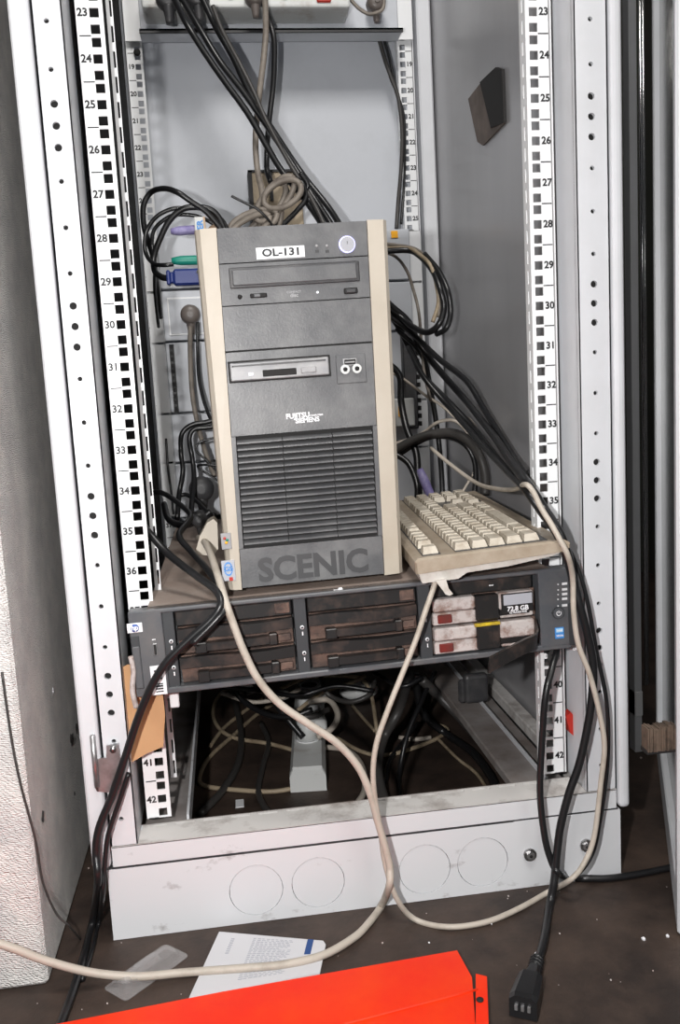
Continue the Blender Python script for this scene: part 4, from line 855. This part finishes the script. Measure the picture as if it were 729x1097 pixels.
# ------------------------------------------------------------------ right hand side: neighbouring cabinet with open smoked-glass door
h0 = Vector((.3065, -.1655, FLOOR)); h1 = Vector((.515, .29, FLOOR)); d = h1-h0; ang = math.atan2(d.y, d.x); DL = d.length
dr = thing('cabinet_door', 'open grey cabinet door with smoked glass standing at the right edge', 'door', h0, (0, 0, ang))
mb = MB(); mb.box(0, .035, -.045, .0, .002, 1.6, 'paint', .003); mb.box(DL-.03, DL, -.02, 0, .002, 1.6, 'paint', .002); mb.box(.03, DL-.02, -.02, 0, .002, .05, 'paint', .002); mb.box(.03, DL-.02, -.02, 0, 1.5, 1.6, 'paint', .002); mb.build('door_frame', dr)
m2 = MB(); m2.box(.034, DL-.028, -.014, -.009, .048, 1.505, 'glass'); m2.build('glass_pane', dr)
m2 = MB(); a = PY(691, 779, -.14); b_ = PY(722, 804, -.14)
m2 = MB(); m2.box(a.x, b_.x+.004, -.145, -.13, b_.z, b_.z+.006, 'dark', .001)
for k in range(16): m2.box(a.x+.0004+k*.0021, a.x+.0019+k*.0021, -.148+random.uniform(0, .002), -.132, b_.z+.004, a.z+random.uniform(-.002, .002), 'brush')
o = m2.build('bristle_block', dr, 'brown worn bristle block'); o.matrix_parent_inverse = mtx(dr).inverted()
nb = thing('steel_upright', 'thin pale upright beside a chrome rod, right of the rack', 'post', PZ(685, 806, FLOOR))
mb = MB(); mb.box(-.006, .006, 0, .02, 0, 1.6, 'paint', .001); mb.box(-.006, .007, -.001, .02, .06, .10, 'rail', .001); mb.build('upright', nb)
m2 = MB(); m2.tube([(.013, .0, .11), (.010, .0, 1.6)], .003, 'chrome', sub=1); m2.tube([(.019, .006, .11), (.018, .006, 1.6)], .0025, 'chrome', sub=1); m2.build('chrome_rod', nb)
mb = MB(); a = PZ(676, 858, -.10); mb.box(.3235, .3335, .10, .70, -.10, 1.45, 'dark', .002)  # one black slab stands for the seal and the shadow beside it
tag(mb.build('seal_and_shade'), 'tall narrow black strip for the seal and shaded gap, just right of the rack', 'seal')
# ------------------------------------------------------------------ light
def area(name, loc, target, size, power, col=(1, 1, 1)):
    l = bpy.data.lights.new(name, 'AREA'); l.size = size; l.energy = power; l.color = col; o = bpy.data.objects.new(name, l); C.objects.link(o); o.location = loc
    o.rotation_euler = (Vector(target)-Vector(loc)).to_track_quat('-Z', 'Y').to_euler(); return o
fpos = CAM+RM @ Vector((-.13, .03, 0))
area('camera_flash', fpos, (0, .3, .35), .025, 12, (1, .985, .97))
area('overhead_fill', (-.05, -.85, 2.1), (0, .5, .6), .5, 26, (1, .97, .93))  # added fill lamp, brightens the back panel and the pale upright
area('right_fill', (1.1, -2.0, 1.5), (-.3, .1, .4), 1.0, 13, (1, .98, .95))  # added fill lamp from the right, lifts the left wall's side face
w = bpy.data.worlds.new('world'); bpy.context.scene.world = w; w.use_nodes = True
w.node_tree.nodes['Background'].inputs[0].default_value = (.9, .93, 1, 1); w.node_tree.nodes['Background'].inputs[1].default_value = .15
vs = bpy.context.scene.view_settings; vs.view_transform = 'Standard'; vs.look = 'None'; vs.gamma = 1; vs.exposure = -.16; vs.use_curve_mapping = False
